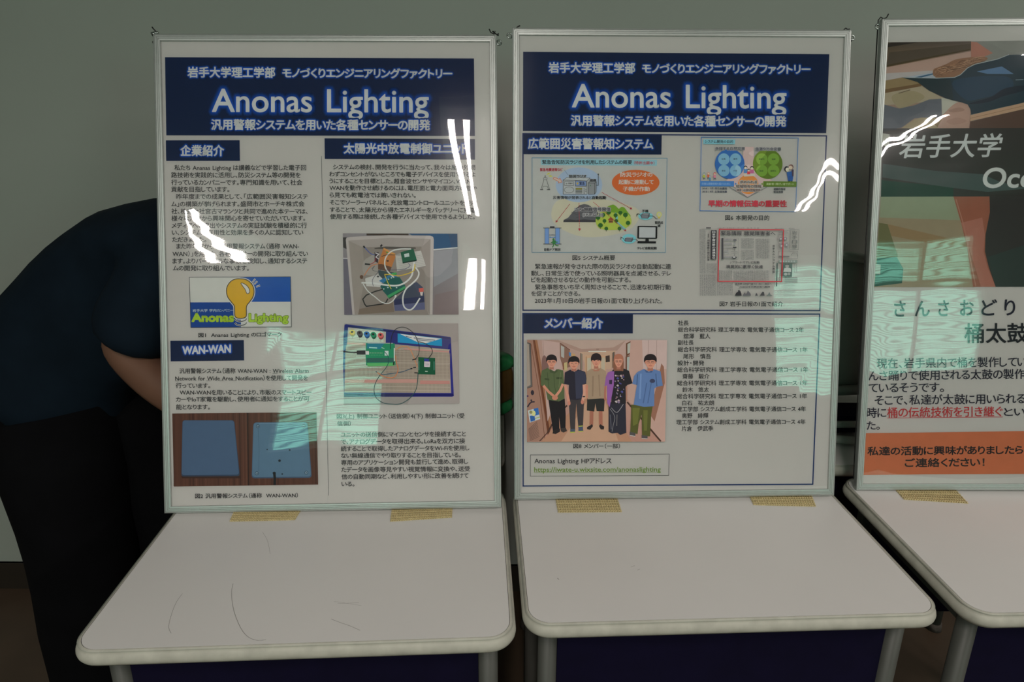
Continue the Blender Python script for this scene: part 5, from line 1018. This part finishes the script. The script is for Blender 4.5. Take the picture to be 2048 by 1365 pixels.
def fingers(bx, by, bz, s):
    for k in range(4):
        y = by-0.027+k*0.018; L = (0.058, 0.068, 0.064, 0.050)[k]
        skin_mesh('finger', [(W(bx-0.02, y, bz+0.004), 0.0095), (W(bx+0.018, y, bz), 0.009), (W(bx+0.018+L*0.45, y, bz-0.012), 0.0082), (W(bx+0.018+L*0.8, y, bz-0.036), 0.0070)], [(0, 1), (1, 2), (2, 3)], m_skin, body, 1)
    skin_mesh('thumb', [(W(bx-0.035, by+s*0.02, bz-0.004), 0.011), (W(bx-0.005, by+s*0.052, bz-0.012), 0.0105), (W(bx+0.028, by+s*0.058, bz-0.024), 0.0085)], [(0, 1), (1, 2)], m_skin, body, 1)
fingers(-0.455, 1.175, 0.785, 1); fingers(-0.38, 1.46, 0.77, -1)
# shirt: torso, back hump and near / far sleeves in one garment
def wrinkle(co):
    n = math.sin(co.x*38+co.z*22)*0.004+math.sin(co.z*51-co.x*17+co.y*20)*0.003
    wx = co.x+PX; sag = 0.045*math.exp(-((wx+0.96)/0.12)**2) if co.z < 0.80 else 0.0
    return Vector((co.x+n*0.6, co.y-n, co.z+n*0.5-sag))
sn = [(W(-1.045, 1.43, 0.755), (0.185, 0.19)), (W(-1.03, 1.43, 0.84), (0.150, 0.18)), (W(-0.92, 1.42, 0.955), (0.140, 0.18)), (W(-0.78, 1.42, 1.065), (0.142, 0.18)), (W(-0.655, 1.42, 1.13), (0.140, 0.17)), (W(-0.585, 1.42, 1.14), (0.09, 0.10)),
      (W(-0.655, 1.275, 1.09), 0.088), (W(-0.71, 1.245, 1.01), 0.084), (W(-0.742, 1.24, 0.95), 0.080), (W(-0.655, 1.565, 1.09), 0.088), (W(-0.66, 1.59, 1.00), 0.084), (W(-0.65, 1.59, 0.94), 0.080)]
shirt = skin_mesh('tshirt', sn, [(0, 1), (1, 2), (2, 3), (3, 4), (4, 5), (4, 6), (6, 7), (7, 8), (4, 9), (9, 10), (10, 11)], m_shirt, per, 2, 0, wrinkle)
tr = M()
tr.tube([W(-1.02, 1.43, 0.94), W(-1.02, 1.43, 0.86), W(-1.02, 1.435, 0.76), W(-1.01, 1.44, 0.66), W(-1.0, 1.44, 0.60)], [0.08, 0.115, 0.145, 0.145, 0.12], 28)
tr.tube([W(-1.01, 1.38, 0.76), W(-0.985, 1.355, 0.62), W(-0.978, 1.345, 0.52), W(-0.980, 1.342, 0.45), W(-0.988, 1.342, 0.36), W(-0.993, 1.345, 0.25), W(-0.996, 1.345, 0.12), W(-0.993, 1.345, 0.03)], [0.13, 0.128, 0.118, 0.114, 0.110, 0.112, 0.106, 0.100], 24)
tr.tube([W(-0.98, 1.48, 0.76), W(-0.92, 1.49, 0.62), W(-0.89, 1.50, 0.50), W(-0.875, 1.51, 0.40), W(-0.87, 1.52, 0.25), W(-0.865, 1.53, 0.12), W(-0.865, 1.53, 0.03)], [0.13, 0.140, 0.136, 0.130, 0.128, 0.120, 0.112], 24)
tr.v = [(x+0.004*math.sin(z*47+x*30), y+0.004*math.sin(z*39+x*21), z) for x, y, z in tr.v]
tr.build('trousers', m_pants, per, True)
for fx, fy in ((-0.99, 1.34), (-0.88, 1.53)):
    skin_mesh('shoe', [(W(fx-0.03, fy, 0.042), (0.040, 0.042)), (W(fx+0.05, fy, 0.040), (0.038, 0.046)), (W(fx+0.14, fy-0.005, 0.034), (0.032, 0.046)), (W(fx+0.19, fy-0.008, 0.030), (0.024, 0.036))], [(0, 1), (1, 2), (2, 3)], m_shoe, per, 2)
# hair cap and face on the lowered head
skin_mesh('hair', [(W(-0.50, 1.42, 1.150), (0.050, 0.078)), (W(-0.44, 1.42, 1.135), (0.062, 0.090)), (W(-0.375, 1.42, 1.105), (0.050, 0.080)), (W(-0.335, 1.42, 1.06), (0.030, 0.060))], [(0, 1), (1, 2), (2, 3)], m_hair, body, 2)
for s in (-1, 1):
    skin_mesh('ear', [(W(-0.445, 1.42+s*0.088, 1.075), 0.012), (W(-0.435, 1.42+s*0.095, 1.05), 0.014), (W(-0.425, 1.42+s*0.088, 1.03), 0.009)], [(0, 1), (1, 2)], m_skin, body, 1)
    skin_mesh('eye', [(W(-0.326, 1.42+s*0.030, 1.020), 0.010), (W(-0.322, 1.42+s*0.034, 1.012), 0.010)], [(0, 1)], m_white, body, 1)
skin_mesh('nose', [(W(-0.325, 1.42, 1.010), 0.008), (W(-0.322, 1.42, 0.985), 0.013), (W(-0.335, 1.42, 0.975), 0.010)], [(0, 1), (1, 2)], m_skin, body, 1)
skin_mesh('mouth', [(W(-0.352, 1.40, 0.960), 0.006), (W(-0.350, 1.42, 0.958), 0.008), (W(-0.352, 1.44, 0.960), 0.006)], [(0, 1), (1, 2)], mat('lips', (0.30, 0.09, 0.07), 0.5, noise=(60, 0.05, 2)), body, 1)
bpy.data.objects.remove(_to)
bpy.context.view_layer.update()
